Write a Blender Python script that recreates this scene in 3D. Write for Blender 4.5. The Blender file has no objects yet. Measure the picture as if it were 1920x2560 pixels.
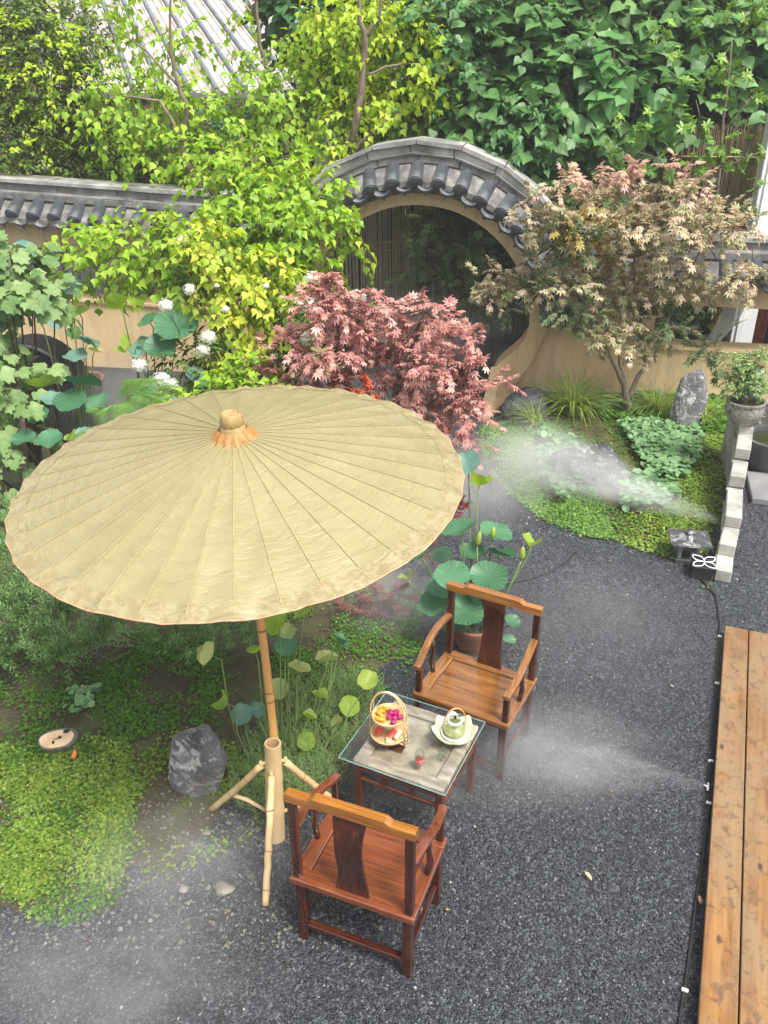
import bpy, bmesh, math, random
import numpy as np
from mathutils import Vector, Matrix, Euler
random.seed(7)
rng = np.random.default_rng(7)
PI = math.pi
C = bpy.context.scene.collection
sc = bpy.context.scene

# ------------------------------------------------------------------ camera, sky, sun, exposure
CAMZ, PITCH, ROLL, FPX = 4.214, 0.49, -0.008, 2101.0
cd = bpy.data.cameras.new('camera'); cam = bpy.data.objects.new('camera', cd); C.objects.link(cam)
cam.matrix_world = Matrix.Translation((0, 0, CAMZ)) @ Matrix.Rotation(PI/2-PITCH, 4, 'X') @ Matrix.Rotation(ROLL, 4, 'Z')
cd.sensor_fit = 'VERTICAL'; cd.sensor_height = 36; cd.lens = 36*FPX/2560
cd.clip_start = .05; cd.clip_end = 500
sc.camera = cam
SUN_EL, SUN_AZ = math.radians(60), math.radians(140)     # azimuth measured from +Y towards +X
w = bpy.data.worlds.new('World'); sc.world = w; w.use_nodes = True
nt = w.node_tree; nt.nodes.clear()
sky = nt.nodes.new('ShaderNodeTexSky'); sky.sky_type = 'NISHITA'; sky.sun_disc = False
sky.sun_elevation = SUN_EL; sky.sun_rotation = SUN_AZ; sky.dust_density = 3
hs = nt.nodes.new('ShaderNodeHueSaturation'); hs.inputs['Saturation'].default_value = .25
bg = nt.nodes.new('ShaderNodeBackground'); bg.inputs['Strength'].default_value = .14
wo = nt.nodes.new('ShaderNodeOutputWorld')
nt.links.new(sky.outputs[0], hs.inputs['Color']); nt.links.new(hs.outputs[0], bg.inputs[0]); nt.links.new(bg.outputs[0], wo.inputs[0])
sd = bpy.data.lights.new('sun', 'SUN'); sun = bpy.data.objects.new('sun', sd); C.objects.link(sun)
sd.energy = 2.4; sd.angle = math.radians(17); sd.color = (1, .95, .86)
sv = Vector((math.cos(SUN_EL)*math.sin(SUN_AZ), math.cos(SUN_EL)*math.cos(SUN_AZ), math.sin(SUN_EL)))
sun.rotation_euler = sv.to_track_quat('Z', 'Y').to_euler()
sc.view_settings.view_transform = 'Standard'; sc.view_settings.look = 'None'
sc.view_settings.exposure = 1.08; sc.view_settings.gamma = 1; sc.view_settings.use_curve_mapping = False
cy = sc.cycles
cy.use_denoising = True
cy.max_bounces = 8; cy.diffuse_bounces = 3; cy.glossy_bounces = 3; cy.transmission_bounces = 8
cy.transparent_max_bounces = 16; cy.volume_bounces = 3; cy.volume_max_steps = 256; cy.volume_step_rate = 1.0
cy.sample_clamp_indirect = 8; cy.caustics_reflective = False; cy.caustics_refractive = False

# ------------------------------------------------------------------ picture point -> place
_R = cam.matrix_world.to_3x3()
def ray(px, py):
    return _R @ Vector(((px-960)/FPX, -(py-1280)/FPX, -1))
def gz(px, py, z=0.0):
    d = ray(px, py); return Vector((0, 0, CAMZ)) + d*((z-CAMZ)/d.z)
def gy(px, py, y):
    d = ray(px, py); return Vector((0, 0, CAMZ)) + d*(y/d.y)
def pxm(y):                      # metres per photo pixel at depth y
    return y*1.06/FPX

# ------------------------------------------------------------------ materials
class N:
    def __init__(s, name):
        s.m = bpy.data.materials.new(name); s.m.use_nodes = True; s.t = s.m.node_tree; s.t.nodes.clear()
        s.out = s.new('OutputMaterial')
    def new(s, t, **k):
        n = s.t.nodes.new('ShaderNode'+t)
        for a, b in k.items():
            if a[0].isupper() or a.isdigit():
                n.inputs[int(a) if a.isdigit() else a.replace('_', ' ')].default_value = b
            else: setattr(n, a, b)
        return n
    def l(s, a, b): s.t.links.new(a, b)
    def coords(s, scale=(1, 1, 1), kind='Object'):
        tc = s.new('TexCoord'); mp = s.new('Mapping'); mp.inputs['Scale'].default_value = scale
        s.l(tc.outputs[kind], mp.inputs[0]); return mp.outputs[0]
    def noise(s, vec, scale=5, detail=4, rough=.55, dist=0):
        n = s.new('TexNoise'); n.inputs['Scale'].default_value = scale; n.inputs['Detail'].default_value = detail
        n.inputs['Roughness'].default_value = rough; n.inputs['Distortion'].default_value = dist
        s.l(vec, n.inputs['Vector']); return n.outputs['Fac']
    def ramp(s, fac, stops):
        r = s.new('ValToRGB'); e = r.color_ramp.elements
        while len(e) < len(stops): e.new(.5)
        for i, (p, c) in enumerate(stops):
            e[i].position = p; e[i].color = (*c, 1) if len(c) == 3 else c
        s.l(fac, r.inputs[0]); return r.outputs[0]
    def mix(s, f, a, b, mode='MIX'):
        m = s.new('Mix', data_type='RGBA', blend_type=mode)
        if isinstance(f, float): m.inputs[0].default_value = f
        else: s.l(f, m.inputs[0])
        for v, i in ((a, 6), (b, 7)):
            if isinstance(v, tuple): m.inputs[i].default_value = (*v, 1)
            else: s.l(v, m.inputs[i])
        return m.outputs[2]
    def bump(s, h, strength=.4, dist=.01):
        b = s.new('Bump'); b.inputs['Strength'].default_value = strength; b.inputs['Distance'].default_value = dist
        s.l(h, b.inputs['Height']); return b.outputs[0]
    def pbr(s, col, rough=.6, normal=None, spec=.5, coat=0, **k):
        p = s.new('BsdfPrincipled')
        if isinstance(col, tuple): p.inputs['Base Color'].default_value = (*col, 1)
        else: s.l(col, p.inputs['Base Color'])
        if isinstance(rough, float): p.inputs['Roughness'].default_value = rough
        else: s.l(rough, p.inputs['Roughness'])
        p.inputs['Specular IOR Level'].default_value = spec; p.inputs['Coat Weight'].default_value = coat
        p.inputs['Coat Roughness'].default_value = .15
        for a, b in k.items(): p.inputs[a.replace('_', ' ')].default_value = b
        if normal: s.l(normal, p.inputs['Normal'])
        return p.outputs[0]
    def done(s, sh, vol=None):
        if sh: s.l(sh, s.out.inputs[0])
        if vol: s.l(vol, s.out.inputs[1])
        return s.m

def simple(name, a, b, scale=8, rough=.6, bumps=.3, bscale=60, stretch=(1, 1, 1), spec=.4, coat=0, detail=5, bdist=.004, mid=None, **k):
    n = N(name); v = n.coords(stretch)
    f = n.noise(v, scale, detail)
    st = [(.3, a), (.7, b)] if mid is None else [(.28, a), (.5, mid), (.72, b)]
    c = n.ramp(f, st)
    nb = n.bump(n.noise(v, bscale, 4), bumps, bdist) if bumps else None
    return n.done(n.pbr(c, rough, nb, spec, coat, **k))

def leafmat(name, cols, rough=.45, tr=.35, trcol=None, spec=.35, mott=.25):
    """leaf colour differs from leaf to leaf; light passes through the blade"""
    n = N(name); g = n.new('NewGeometry')
    st = [(i/(len(cols)-1), c) for i, c in enumerate(cols)]
    c = n.ramp(g.outputs['Random Per Island'], st)
    v = n.coords(); f = n.noise(v, 3.0, 2)
    c2 = n.mix(float(mott), c, n.ramp(f, [(.3, tuple(x*.55 for x in cols[0])), (.7, tuple(min(1, x*1.25) for x in cols[-1]))]))
    p = n.pbr(c2, rough, n.bump(n.noise(v, 60, 2), .15, .003), spec)
    t = n.new('BsdfTranslucent')
    if trcol:
        n.l(n.mix(.5, c2, trcol), t.inputs[0])
    else:
        h = n.new('HueSaturation'); h.inputs['Saturation'].default_value = 1.15; h.inputs['Value'].default_value = 1.25; h.inputs['Hue'].default_value = .49
        n.l(c2, h.inputs['Color']); n.l(h.outputs[0], t.inputs[0])
    m = n.new('MixShader'); m.inputs[0].default_value = tr
    n.l(p, m.inputs[1]); n.l(t.outputs[0], m.inputs[2])
    return n.done(m.outputs[0])

def woodmat(name, axis, dark, mid, light, rough=.26, coat=.6, scale=1.0):
    n = N(name); st = [26, 26, 26]; st[axis] = 1.6
    v = n.coords(tuple(x*scale for x in st))
    oi = n.new('ObjectInfo'); vm = n.new('VectorMath', operation='ADD'); n.l(v, vm.inputs[0])
    cm = n.new('CombineXYZ'); mm = n.new('Math', operation='MULTIPLY'); n.l(oi.outputs['Random'], mm.inputs[0]); mm.inputs[1].default_value = 40
    for i in range(3): n.l(mm.outputs[0], cm.inputs[i])
    n.l(cm.outputs[0], vm.inputs[1]); v = vm.outputs[0]
    f = n.noise(v, 1.3, 6, .6, 1.2)
    c = n.ramp(f, [(.25, dark), (.5, mid), (.75, light)])
    fine = n.noise(v, 6, 3)
    r = n.ramp(fine, [(.2, (rough*.8,)*3), (.8, (rough*1.35,)*3)])
    return n.done(n.pbr(c, r, n.bump(fine, .12, .002), .5, coat))

RW = ((.012, .003, .0015), (.045, .010, .005), (.095, .024, .009))
wood = [woodmat('red_wood_%s' % a, i, *RW) for i, a in enumerate('xyz')]
seatwood = [woodmat('seat_wood_%s' % a, i, (.09, .032, .009), (.22, .090, .025), (.34, .165, .052), .22, .8) for i, a in enumerate('xyz')]
tablewood = [woodmat('table_wood_%s' % a, i, (.035, .012, .007), (.09, .030, .016), (.15, .055, .028), .45, .15) for i, a in enumerate('xyz')]
oldwood = simple('old_table_top', (.20, .15, .11), (.55, .47, .38), 7, .6, .4, 40, (1, 3, 1), mid=(.30, .24, .19))
bamboo = simple('bamboo', (.48, .24, .07), (.66, .40, .15), 5, .38, .1, 30, (1, 1, .3), coat=.15, mid=(.58, .31, .10))
bamboo_pale = simple('bamboo_pale', (.48, .33, .16), (.66, .49, .27), 6, .5, .2, 30, (1, 1, .3), mid=(.58, .41, .21))
bamboo_node = simple('bamboo_node', (.20, .10, .04), (.35, .20, .08), 20, .6, .2)
bamboo_dark = simple('bamboo_old', (.36, .31, .23), (.66, .59, .47), 4, .7, .3, 30, (1, 1, .2))
reed = simple('reed', (.11, .075, .04), (.27, .19, .11), 6, .8, .3, 40, (3, 3, .2))
cane = simple('cane', (.50, .32, .14), (.72, .54, .30), 30, .45, .2)
bark = simple('bark_grey', (.10, .075, .05), (.25, .20, .15), 14, .85, .8, 40, (1, 1, .4), bdist=.01)
bark_dark = simple('bark_dark', (.035, .025, .018), (.10, .07, .05), 14, .85, .8, 40, (1, 1, .4), bdist=.01)
twigm = simple('twig', (.09, .06, .03), (.17, .12, .06), 14, .8, .3)
greenstem = simple('green_stem', (.09, .15, .04), (.20, .28, .08), 8, .5, .2)

def wallmat():
    n = N('ochre_plaster'); v = n.coords()
    f = n.noise(v, 1.2, 6, .6); f2 = n.noise(v, 14, 4)
    c = n.ramp(f, [(.25, (.59, .43, .23)), (.5, (.71, .53, .30)), (.75, (.77, .60, .36))])
    c = n.mix(.22, c, n.ramp(f2, [(.3, (.30, .20, .10)), (.7, (.60, .42, .22))]))
    # rain streaks and damp stains
    s = n.noise(n.coords((9, 9, .7)), 1, 4, .6)
    c = n.mix(n.ramp(s, [(.46, (0, 0, 0)), (.75, (.6, .6, .6))]), c, (.40, .30, .19))
    return n.done(n.pbr(c, .85, n.bump(n.noise(v, 45, 5), .35, .006), .2))
plaster = wallmat()
tilem = simple('roof_tile_clay', (.030, .034, .04), (.17, .175, .18), 3.5, .42, .5, 25, spec=.5, mid=(.065, .073, .083), bdist=.008)
tile_lip = simple('tile_lip', (.03, .033, .037), (.12, .125, .13), 9, .55, .6, 40, mid=(.06, .065, .07))
copem = simple('coping_cement', (.13, .13, .125), (.52, .51, .48), 2.2, .8, .6, 30, mid=(.29, .285, .27), bdist=.008)
cope_dark = simple('coping_brick', (.07, .07, .07), (.27, .26, .24), 5, .75, .6, 30, mid=(.16, .155, .15), bdist=.008)
mortar = simple('tile_bed_mortar', (.06, .06, .058), (.28, .27, .25), 6, .9, .9, 35, mid=(.14, .135, .13), bdist=.012)
stonewhite = simple('pale_stone', (.20, .195, .175), (.46, .45, .41), 5, .8, .5, 60, mid=(.35, .34, .31))
slabm = simple('grey_slab', (.15, .15, .155), (.26, .26, .265), 4, .85, .4, 50)
darkstone = simple('dark_stone', (.035, .037, .04), (.10, .105, .11), 6, .7, .6, 30)
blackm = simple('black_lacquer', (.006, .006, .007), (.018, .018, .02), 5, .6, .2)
rubber = simple('black_hose', (.012, .013, .015), (.03, .03, .033), 20, .45, .1)
whiteplastic = simple('white_plastic', (.72, .72, .70), (.85, .85, .83), 20, .4, 0)
whitepaint = simple('white_paint', (.66, .68, .68), (.82, .83, .82), 2, .55, .1)
potclay = simple('terracotta', (.15, .065, .035), (.30, .14, .08), 8, .7, .4)

def rockmat(name, a, b, vein):
    n = N(name); v = n.coords()
    f = n.noise(v, 3.5, 8, .65, .6)
    c = n.ramp(f, [(.3, a), (.62, b), (.8, tuple(x*1.35 for x in b))])
    w1 = n.noise(n.coords((1, 1, 1.6)), 3.6, 10, .74, 2.6)
    msk = n.ramp(w1, [(.52, (0, 0, 0)), (.60, (.85, .85, .85))])
    c = n.mix(msk, c, vein)
    c = n.mix(n.ramp(n.noise(v, 3, 3), [(.5, (0, 0, 0)), (.75, (.5, .5, .5))]), c, (.10, .085, .06))
    return n.done(n.pbr(c, .62, n.bump(n.noise(v, 11, 9, .75, .8), 1.0, .06), .4))
rock_pale = rockmat('rock_veined', (.09, .092, .10), (.30, .295, .30), (.72, .71, .70))
rock_dark = rockmat('rock_dark', (.03, .033, .036), (.13, .135, .14), (.50, .50, .50))

def gravelmat():
    n = N('dark_gravel'); v = n.coords()
    vo = n.new('TexVoronoi'); vo.inputs['Scale'].default_value = 80; n.l(v, vo.inputs['Vector'])
    bw = n.new('RGBToBW'); n.l(vo.outputs['Color'], bw.inputs[0])
    c = n.ramp(bw.outputs[0], [(.15, (.014, .016, .020)), (.5, (.034, .038, .046)), (.72, (.07, .076, .088)), (.9, (.14, .15, .16))])
    big = n.noise(v, .9, 4)
    c = n.mix(n.ramp(big, [(.35, (0, 0, 0)), (.7, (.5, .5, .5))]), c, (.02, .022, .026))
    h = n.ramp(vo.outputs['Distance'], [(0, (1, 1, 1)), (.55, (0, 0, 0))])
    return n.done(n.pbr(c, .55, n.bump(h, .9, .012), .5))
gravel_m = gravelmat()
def stonechip():
    n = N('gravel_chip'); g = n.new('NewGeometry')
    c = n.ramp(g.outputs['Random Per Island'], [(0, (.010, .012, .014)), (.45, (.026, .029, .034)), (.75, (.060, .066, .076)), (.94, (.12, .128, .14)), (.993, (.20, .205, .21)), (1, (.45, .45, .43))])
    return n.done(n.pbr(c, .5, None, .5))
chip_m = stonechip()
soil = simple('mossy_soil', (.035, .028, .016), (.085, .10, .03), 4, .85, .9, 50, mid=(.065, .055, .028), bdist=.02)
soil2 = simple('mossy_soil_ochre', (.045, .040, .012), (.085, .12, .025), 4, .95, .9, 50, mid=(.075, .065, .022), bdist=.02)
pathm = simple('damp_path', (.018, .02, .022), (.05, .053, .055), 5, .6, .5, 40)  # dark tone of the ground behind the gate

tallow_l = leafmat('tallow_leaf', [(.13, .28, .02), (.23, .43, .03), (.34, .54, .04), (.50, .66, .08)], .38, .42)
tallow_y = leafmat('tallow_leaf_bright', [(.28, .44, .03), (.40, .56, .035), (.54, .66, .05)], .4, .45)
yellow_l = leafmat('yellow_leaf', [(.20, .38, .03), (.34, .52, .04), (.54, .63, .06), (.68, .64, .09)], .4, .4)
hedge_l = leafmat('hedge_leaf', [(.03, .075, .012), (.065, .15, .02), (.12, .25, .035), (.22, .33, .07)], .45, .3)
hedge_y = leafmat('climber_leaf', [(.03, .08, .012), (.07, .16, .022), (.14, .26, .04), (.34, .42, .12)], .45, .35)
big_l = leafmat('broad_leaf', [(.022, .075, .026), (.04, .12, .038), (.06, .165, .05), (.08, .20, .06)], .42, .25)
big_pale = leafmat('broad_leaf_pale', [(.09, .24, .08), (.15, .33, .10)], .4, .3)
vine_l = leafmat('hanging_vine_leaf', [(.05, .14, .045), (.09, .22, .07)], .45, .3)
whorl_l = leafmat('whorl_leaf', [(.045, .12, .025), (.09, .22, .035), (.18, .34, .05), (.30, .45, .08)], .35, .3)
maple_red = leafmat('maple_red_leaf', [(.32, .12, .11), (.50, .21, .18), (.68, .36, .31), (.82, .54, .48)], .45, .3, (.6, .1, .06))
maple_org = leafmat('maple_orange_leaf', [(.55, .12, .05), (.65, .18, .08)], .45, .35)
maple_tan = leafmat('maple_tan_leaf', [(.18, .25, .09), (.34, .36, .16), (.58, .47, .30), (.78, .60, .48)], .45, .3)
maple_top = leafmat('maple_pink_top_leaf', [(.60, .45, .27), (.70, .50, .38), (.66, .42, .40)], .45, .3)
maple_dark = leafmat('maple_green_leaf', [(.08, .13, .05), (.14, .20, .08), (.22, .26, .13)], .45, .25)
maple_plum = leafmat('maple_plum_leaf', [(.10, .03, .03), (.20, .06, .05), (.25, .09, .07)], .5, .25)
grape_l = leafmat('grape_leaf', [(.13, .25, .09), (.22, .36, .15), (.32, .46, .24)], .5, .25)
lotus_d = leafmat('lotus_leaf', [(.03, .115, .055), (.055, .17, .085), (.10, .25, .14)], .42, .22)
lotus_b = leafmat('lotus_leaf_bluish', [(.09, .20, .17), (.16, .30, .25)], .45, .2)
lotus_y = leafmat('lotus_leaf_young', [(.30, .46, .06), (.45, .58, .12)], .42, .45)
lotus_p = leafmat('lotus_leaf_fading', [(.34, .42, .14), (.50, .55, .22)], .42, .4)
fern_l = leafmat('fern_leaf', [(.13, .27, .05), (.20, .36, .09)], .45, .35)
rosem_l = leafmat('rosemary_leaf', [(.035, .09, .025), (.09, .20, .05), (.28, .44, .16)], .5, .2)
clover_l = leafmat('clover_leaf', [(.06, .12, .013), (.11, .21, .02), (.18, .30, .035), (.32, .41, .07)], .45, .3)
clover_r = leafmat('creeping_leaf', [(.05, .14, .03), (.10, .23, .05), (.17, .33, .07), (.28, .42, .09)], .45, .3)
clover_d = leafmat('clover_leaf_deep', [(.04, .10, .012), (.075, .19, .018), (.12, .27, .03)], .45, .3)
penny_l = leafmat('pennywort_leaf', [(.08, .19, .07), (.16, .30, .13), (.26, .42, .20)], .42, .25)
grass_l = leafmat('grass_blade', [(.16, .28, .04), (.30, .44, .08), (.50, .56, .18)], .45, .35)
feath_l = leafmat('feathery_leaf', [(.14, .24, .07), (.26, .38, .14)], .5, .3)
bonsai_l = leafmat('bonsai_leaf', [(.11, .22, .06), (.22, .36, .11), (.42, .54, .24)], .4, .3)
flower_core = simple('flower_core', (.55, .60, .40), (.72, .74, .60), 30, .7, .4)
flower_w = leafmat('white_petal', [(.80, .82, .70), (.88, .88, .84)], .6, .25, (.8, .8, .7))
variegated = leafmat('yellow_strap_leaf', [(.30, .38, .04), (.60, .58, .08)], .4, .35)

# ------------------------------------------------------------------ mesh helpers
class MB:
    """collects shapes, builds ONE mesh object"""
    def __init__(s): s.v = []; s.f = []
    def add(s, v, f):
        o = len(s.v); s.v += [tuple(x) for x in v]; s.f += [tuple(i+o for i in q) for q in f]; return s
    def box(s, c, d, rot=None, bev=0.0):
        x, y, z = (k/2 for k in d); c = Vector(c); b = min(bev, x*.9, y*.9, z*.9)
        if b <= 0:
            v = [Vector((i*x, j*y, k*z)) for i in (-1, 1) for j in (-1, 1) for k in (-1, 1)]
            f = [(0, 1, 3, 2), (4, 6, 7, 5), (0, 4, 5, 1), (2, 3, 7, 6), (0, 2, 6, 4), (1, 5, 7, 3)]
        else:
            bm = bmesh.new(); bmesh.ops.create_cube(bm, size=1)
            for q in bm.verts: q.co = Vector((q.co.x*d[0], q.co.y*d[1], q.co.z*d[2]))
            bmesh.ops.bevel(bm, geom=bm.edges[:], offset=b, segments=1, affect='EDGES')
            bm.verts.index_update(); v = [q.co.copy() for q in bm.verts]; f = [tuple(q.index for q in p.verts) for p in bm.faces]; bm.free()
        if rot is not None:
            R = rot if isinstance(rot, Matrix) else Euler(rot).to_matrix()
            v = [R @ q for q in v]
        return s.add([q+c for q in v], f)
    def tube(s, pts, r, n=8, cap=True, flat=1.0):
        pts = [Vector(p) for p in pts]; m = len(pts)
        rs = r if isinstance(r, (list, tuple)) else [r]*m
        v = []; f = []; up = None
        for i, p in enumerate(pts):
            d = (pts[min(i+1, m-1)]-pts[max(i-1, 0)]).normalized()
            if up is None:
                up = Vector((0, 0, 1)) if abs(d.z) < .9 else Vector((1, 0, 0))
            a = d.cross(up).normalized(); b = a.cross(d).normalized(); up = b
            for k in range(n):
                t = 2*PI*k/n; v.append(p+a*math.cos(t)*rs[i]+b*math.sin(t)*rs[i]*flat)
        for i in range(m-1):
            for k in range(n):
                f.append((i*n+k, i*n+(k+1) % n, (i+1)*n+(k+1) % n, (i+1)*n+k))
        if cap: f.append(tuple(range(n))[::-1]); f.append(tuple((m-1)*n+k for k in range(n)))
        return s.add(v, f)
    def lathe(s, prof, c=(0, 0, 0), n=24, wob=None):
        c = Vector(c); v = []; f = []
        for i, (r, z) in enumerate(prof):
            for k in range(n):
                t = 2*PI*k/n; rr = r*(1+(wob(t, i) if wob else 0)); v.append(c+Vector((rr*math.cos(t), rr*math.sin(t), z)))
        for i in range(len(prof)-1):
            for k in range(n): f.append((i*n+k, i*n+(k+1) % n, (i+1)*n+(k+1) % n, (i+1)*n+k))
        return s.add(v, f)
    def prism(s, poly, fn, t):
        """poly 2D outline, fn(a,b,depth)->3D"""
        n = len(poly); v = [fn(a, b, 0) for a, b in poly]+[fn(a, b, t) for a, b in poly]
        f = [tuple(range(n)), tuple(range(2*n-1, n-1, -1))]+[(i, (i+1) % n+0, (i+1) % n+n, i+n) for i in range(n)]
        return s.add(v, f)
    def build(s, name, m, parent=None, smooth=False, weld=False, props=None):
        me = bpy.data.meshes.new(name); me.from_pydata([tuple(x) for x in s.v], [], s.f); me.update()
        bm = bmesh.new(); bm.from_mesh(me); bmesh.ops.recalc_face_normals(bm, faces=bm.faces[:]); bm.to_mesh(me); bm.free()
        return link(name, me, m, parent, smooth, props)
def link(name, me, m, parent=None, smooth=False, props=None):
    if m and not me.materials: me.materials.append(m)
    if smooth is True: me.shade_smooth()
    elif smooth: me.shade_smooth(); me.set_sharp_from_angle(angle=smooth)
    o = bpy.data.objects.new(name, me); C.objects.link(o)
    if parent: o.parent = parent
    if props: 
        for k, v in props.items(): o[k] = v
    return o
def tri_mesh(name, V, F, m, parent=None, smooth=False, props=None):
    """fast mesh from numpy arrays of vertices and triangles"""
    V = np.ascontiguousarray(V, dtype=np.float32); F = np.ascontiguousarray(F, dtype=np.int32)
    me = bpy.data.meshes.new(name)
    me.vertices.add(len(V)); me.vertices.foreach_set('co', V.ravel())
    me.loops.add(F.size); me.loops.foreach_set('vertex_index', F.ravel())
    me.polygons.add(len(F)); me.polygons.foreach_set('loop_start', np.arange(0, F.size, 3, dtype=np.int32))
    me.polygons.foreach_set('loop_total', np.full(len(F), 3, dtype=np.int32))
    me.update(calc_edges=True); me.validate()
    return link(name, me, m, parent, smooth, props)
def tag(o, label=None, cat=None, group=None, kind=None):
    if label: o['label'] = label
    if cat: o['category'] = cat
    if group: o['group'] = group
    if kind: o['kind'] = kind
    return o
def thing(name, label, cat, loc=(0, 0, 0), rz=0, group=None):
    o = bpy.data.objects.new(name, None); C.objects.link(o); o.location = loc; o.rotation_euler = (0, 0, rz); o.empty_display_size = .1
    return tag(o, label, cat, group)
def rehome(root, loc):
    """make world-space children keep their place under a thing whose origin is at loc"""
    root.location = loc
    for ch in root.children: ch.matrix_parent_inverse = Matrix.Translation(loc).inverted()
STUFF = {'kind': 'stuff'}

# ------------------------------------------------------------------ leaf templates: x across, y along the blade, z up; base at origin
def fan(outline, zf):
    """outline (x,y) closed around centre rib point; returns verts, tris"""
    cx = 0; cyy = sum(p[1] for p in outline)/len(outline)
    V = [(0, cyy, zf(0, cyy))]+[(x, y, zf(x, y)) for x, y in outline]
    n = len(outline); F = [(0, i+1, (i+1) % n+1) for i in range(n)]
    return np.array(V, float), np.array(F, int)
def zfold(k, droop):
    return lambda x, y: k*abs(x)-droop*y*y
L_HEART = fan([(0, .02), (-.28, .12), (-.46, .42), (-.16, .74), (0, 1.08), (.16, .74), (.46, .42), (.28, .12)], zfold(.35, .28))
L_OVAL = fan([(0, 0), (-.2, .35), (-.17, .7), (0, 1), (.17, .7), (.2, .35)], zfold(.3, .25))
L_DIAM = (np.array([(0, 0, 0), (-.28, .45, .08), (0, 1, -.18), (.28, .45, .08)], float), np.array([(0, 2, 1), (0, 3, 2)]))
L_BROAD = fan([(0, .0), (-.30, -.06), (-.46, .10), (-.53, .28), (-.46, .46), (-.33, .66), (-.15, .88), (0, 1.10), (.15, .88), (.33, .66), (.46, .46), (.53, .28), (.46, .10), (.30, -.06)], lambda x, y: .30*abs(x)-.45*x*x-.20*y*y)
L_GRAPE = fan([(0, .08), (-.22, -.05), (-.42, .02), (-.50, .28), (-.62, .52), (-.36, .60), (-.34, .86), (-.12, .82), (0, 1.05), (.14, .84), (.36, .84), (.38, .58), (.60, .48), (.50, .26), (.40, 0), (.2, -.06)], zfold(.16, .2))
L_NEEDLE = (np.array([(0, 0, 0), (-.085, .5, 0.02), (0, 1, 0), (.085, .5, 0.02)], float), np.array([(0, 2, 1), (0, 3, 2)]))
L_ROUND = fan([(math.sin(a)*.5, .5-math.cos(a)*.5) for a in np.linspace(0, 2*PI, 8, endpoint=False)], lambda x, y: .25*abs(x)-.05)
L_HEX = (np.array([(0, .5, -.06)]+[(math.sin(a)*.5, .5-math.cos(a)*.5, .04) for a in np.linspace(0, 2*PI, 5, endpoint=False)]), np.array([(0, i+1, (i+1) % 5+1) for i in range(5)]))
def maple_tpl(lobes=7, wid=.075):
    V = [(0, 0, 0)]; F = []
    angs = np.radians(np.linspace(-125, 125, lobes))
    for a in angs:
        ln = 1.0 if abs(a) < .2 else (.92 if abs(a) < 1 else (.74 if abs(a) < 1.6 else .45))
        d = np.array([math.sin(a), math.cos(a)]); s = np.array([d[1], -d[0]])
        i = len(V)
        for q, sgn in ((.5, -1), (1, 0), (.5, 1)):
            p = d*ln*q*.62+s*sgn*wid
            V.append((p[0], p[1], -.22*(ln*q)**2 + (.04 if q < 1 else 0)))
        F += [(0, i+1, i), (0, i+2, i+1)]
    return np.array(V, float), np.array(F, int)
L_MAPLE = maple_tpl(7, .095)
def clover_tpl():
    V = []; F = []
    V.append((0, 0, 0))
    for a in (0, 2.09, 4.19):
        d = np.array([math.sin(a), math.cos(a)]); s = np.array([d[1], -d[0]]); i = len(V)
        for q, sg in ((.55, -.3), (1, -.22), (1, .22), (.55, .3)):
            p = d*q*.5+s*sg; V.append((p[0], p[1], .06*q))
        F += [(0, i+1, i), (0, i+2, i+1), (0, i+3, i+2)]
    return np.array(V, float), np.array(F, int)
L_CLOVER = clover_tpl()

def norm(a): return a/np.maximum(np.linalg.norm(a, axis=-1, keepdims=True), 1e-9)
def frames(T, Nn):
    Y = norm(T); X = norm(np.cross(Y, Nn)); Z = np.cross(X, Y); return X, Y, Z
def scatter(tpl, P, T, Nn, S):
    V, F = tpl; X, Y, Z = frames(T, Nn); S = np.asarray(S)[:, None, None]
    W = P[:, None, :]+S*(V[None, :, 0:1]*X[:, None, :]+V[None, :, 1:2]*Y[:, None, :]+V[None, :, 2:3]*Z[:, None, :])
    n = len(P); FF = (F[None]+(np.arange(n)*len(V))[:, None, None]).reshape(-1, 3)
    return W.reshape(-1, 3), FF
def rnd_dir(n, up=0.0):
    v = rng.normal(size=(n, 3)); v = norm(v); v[:, 2] += up; return norm(v)

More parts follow.
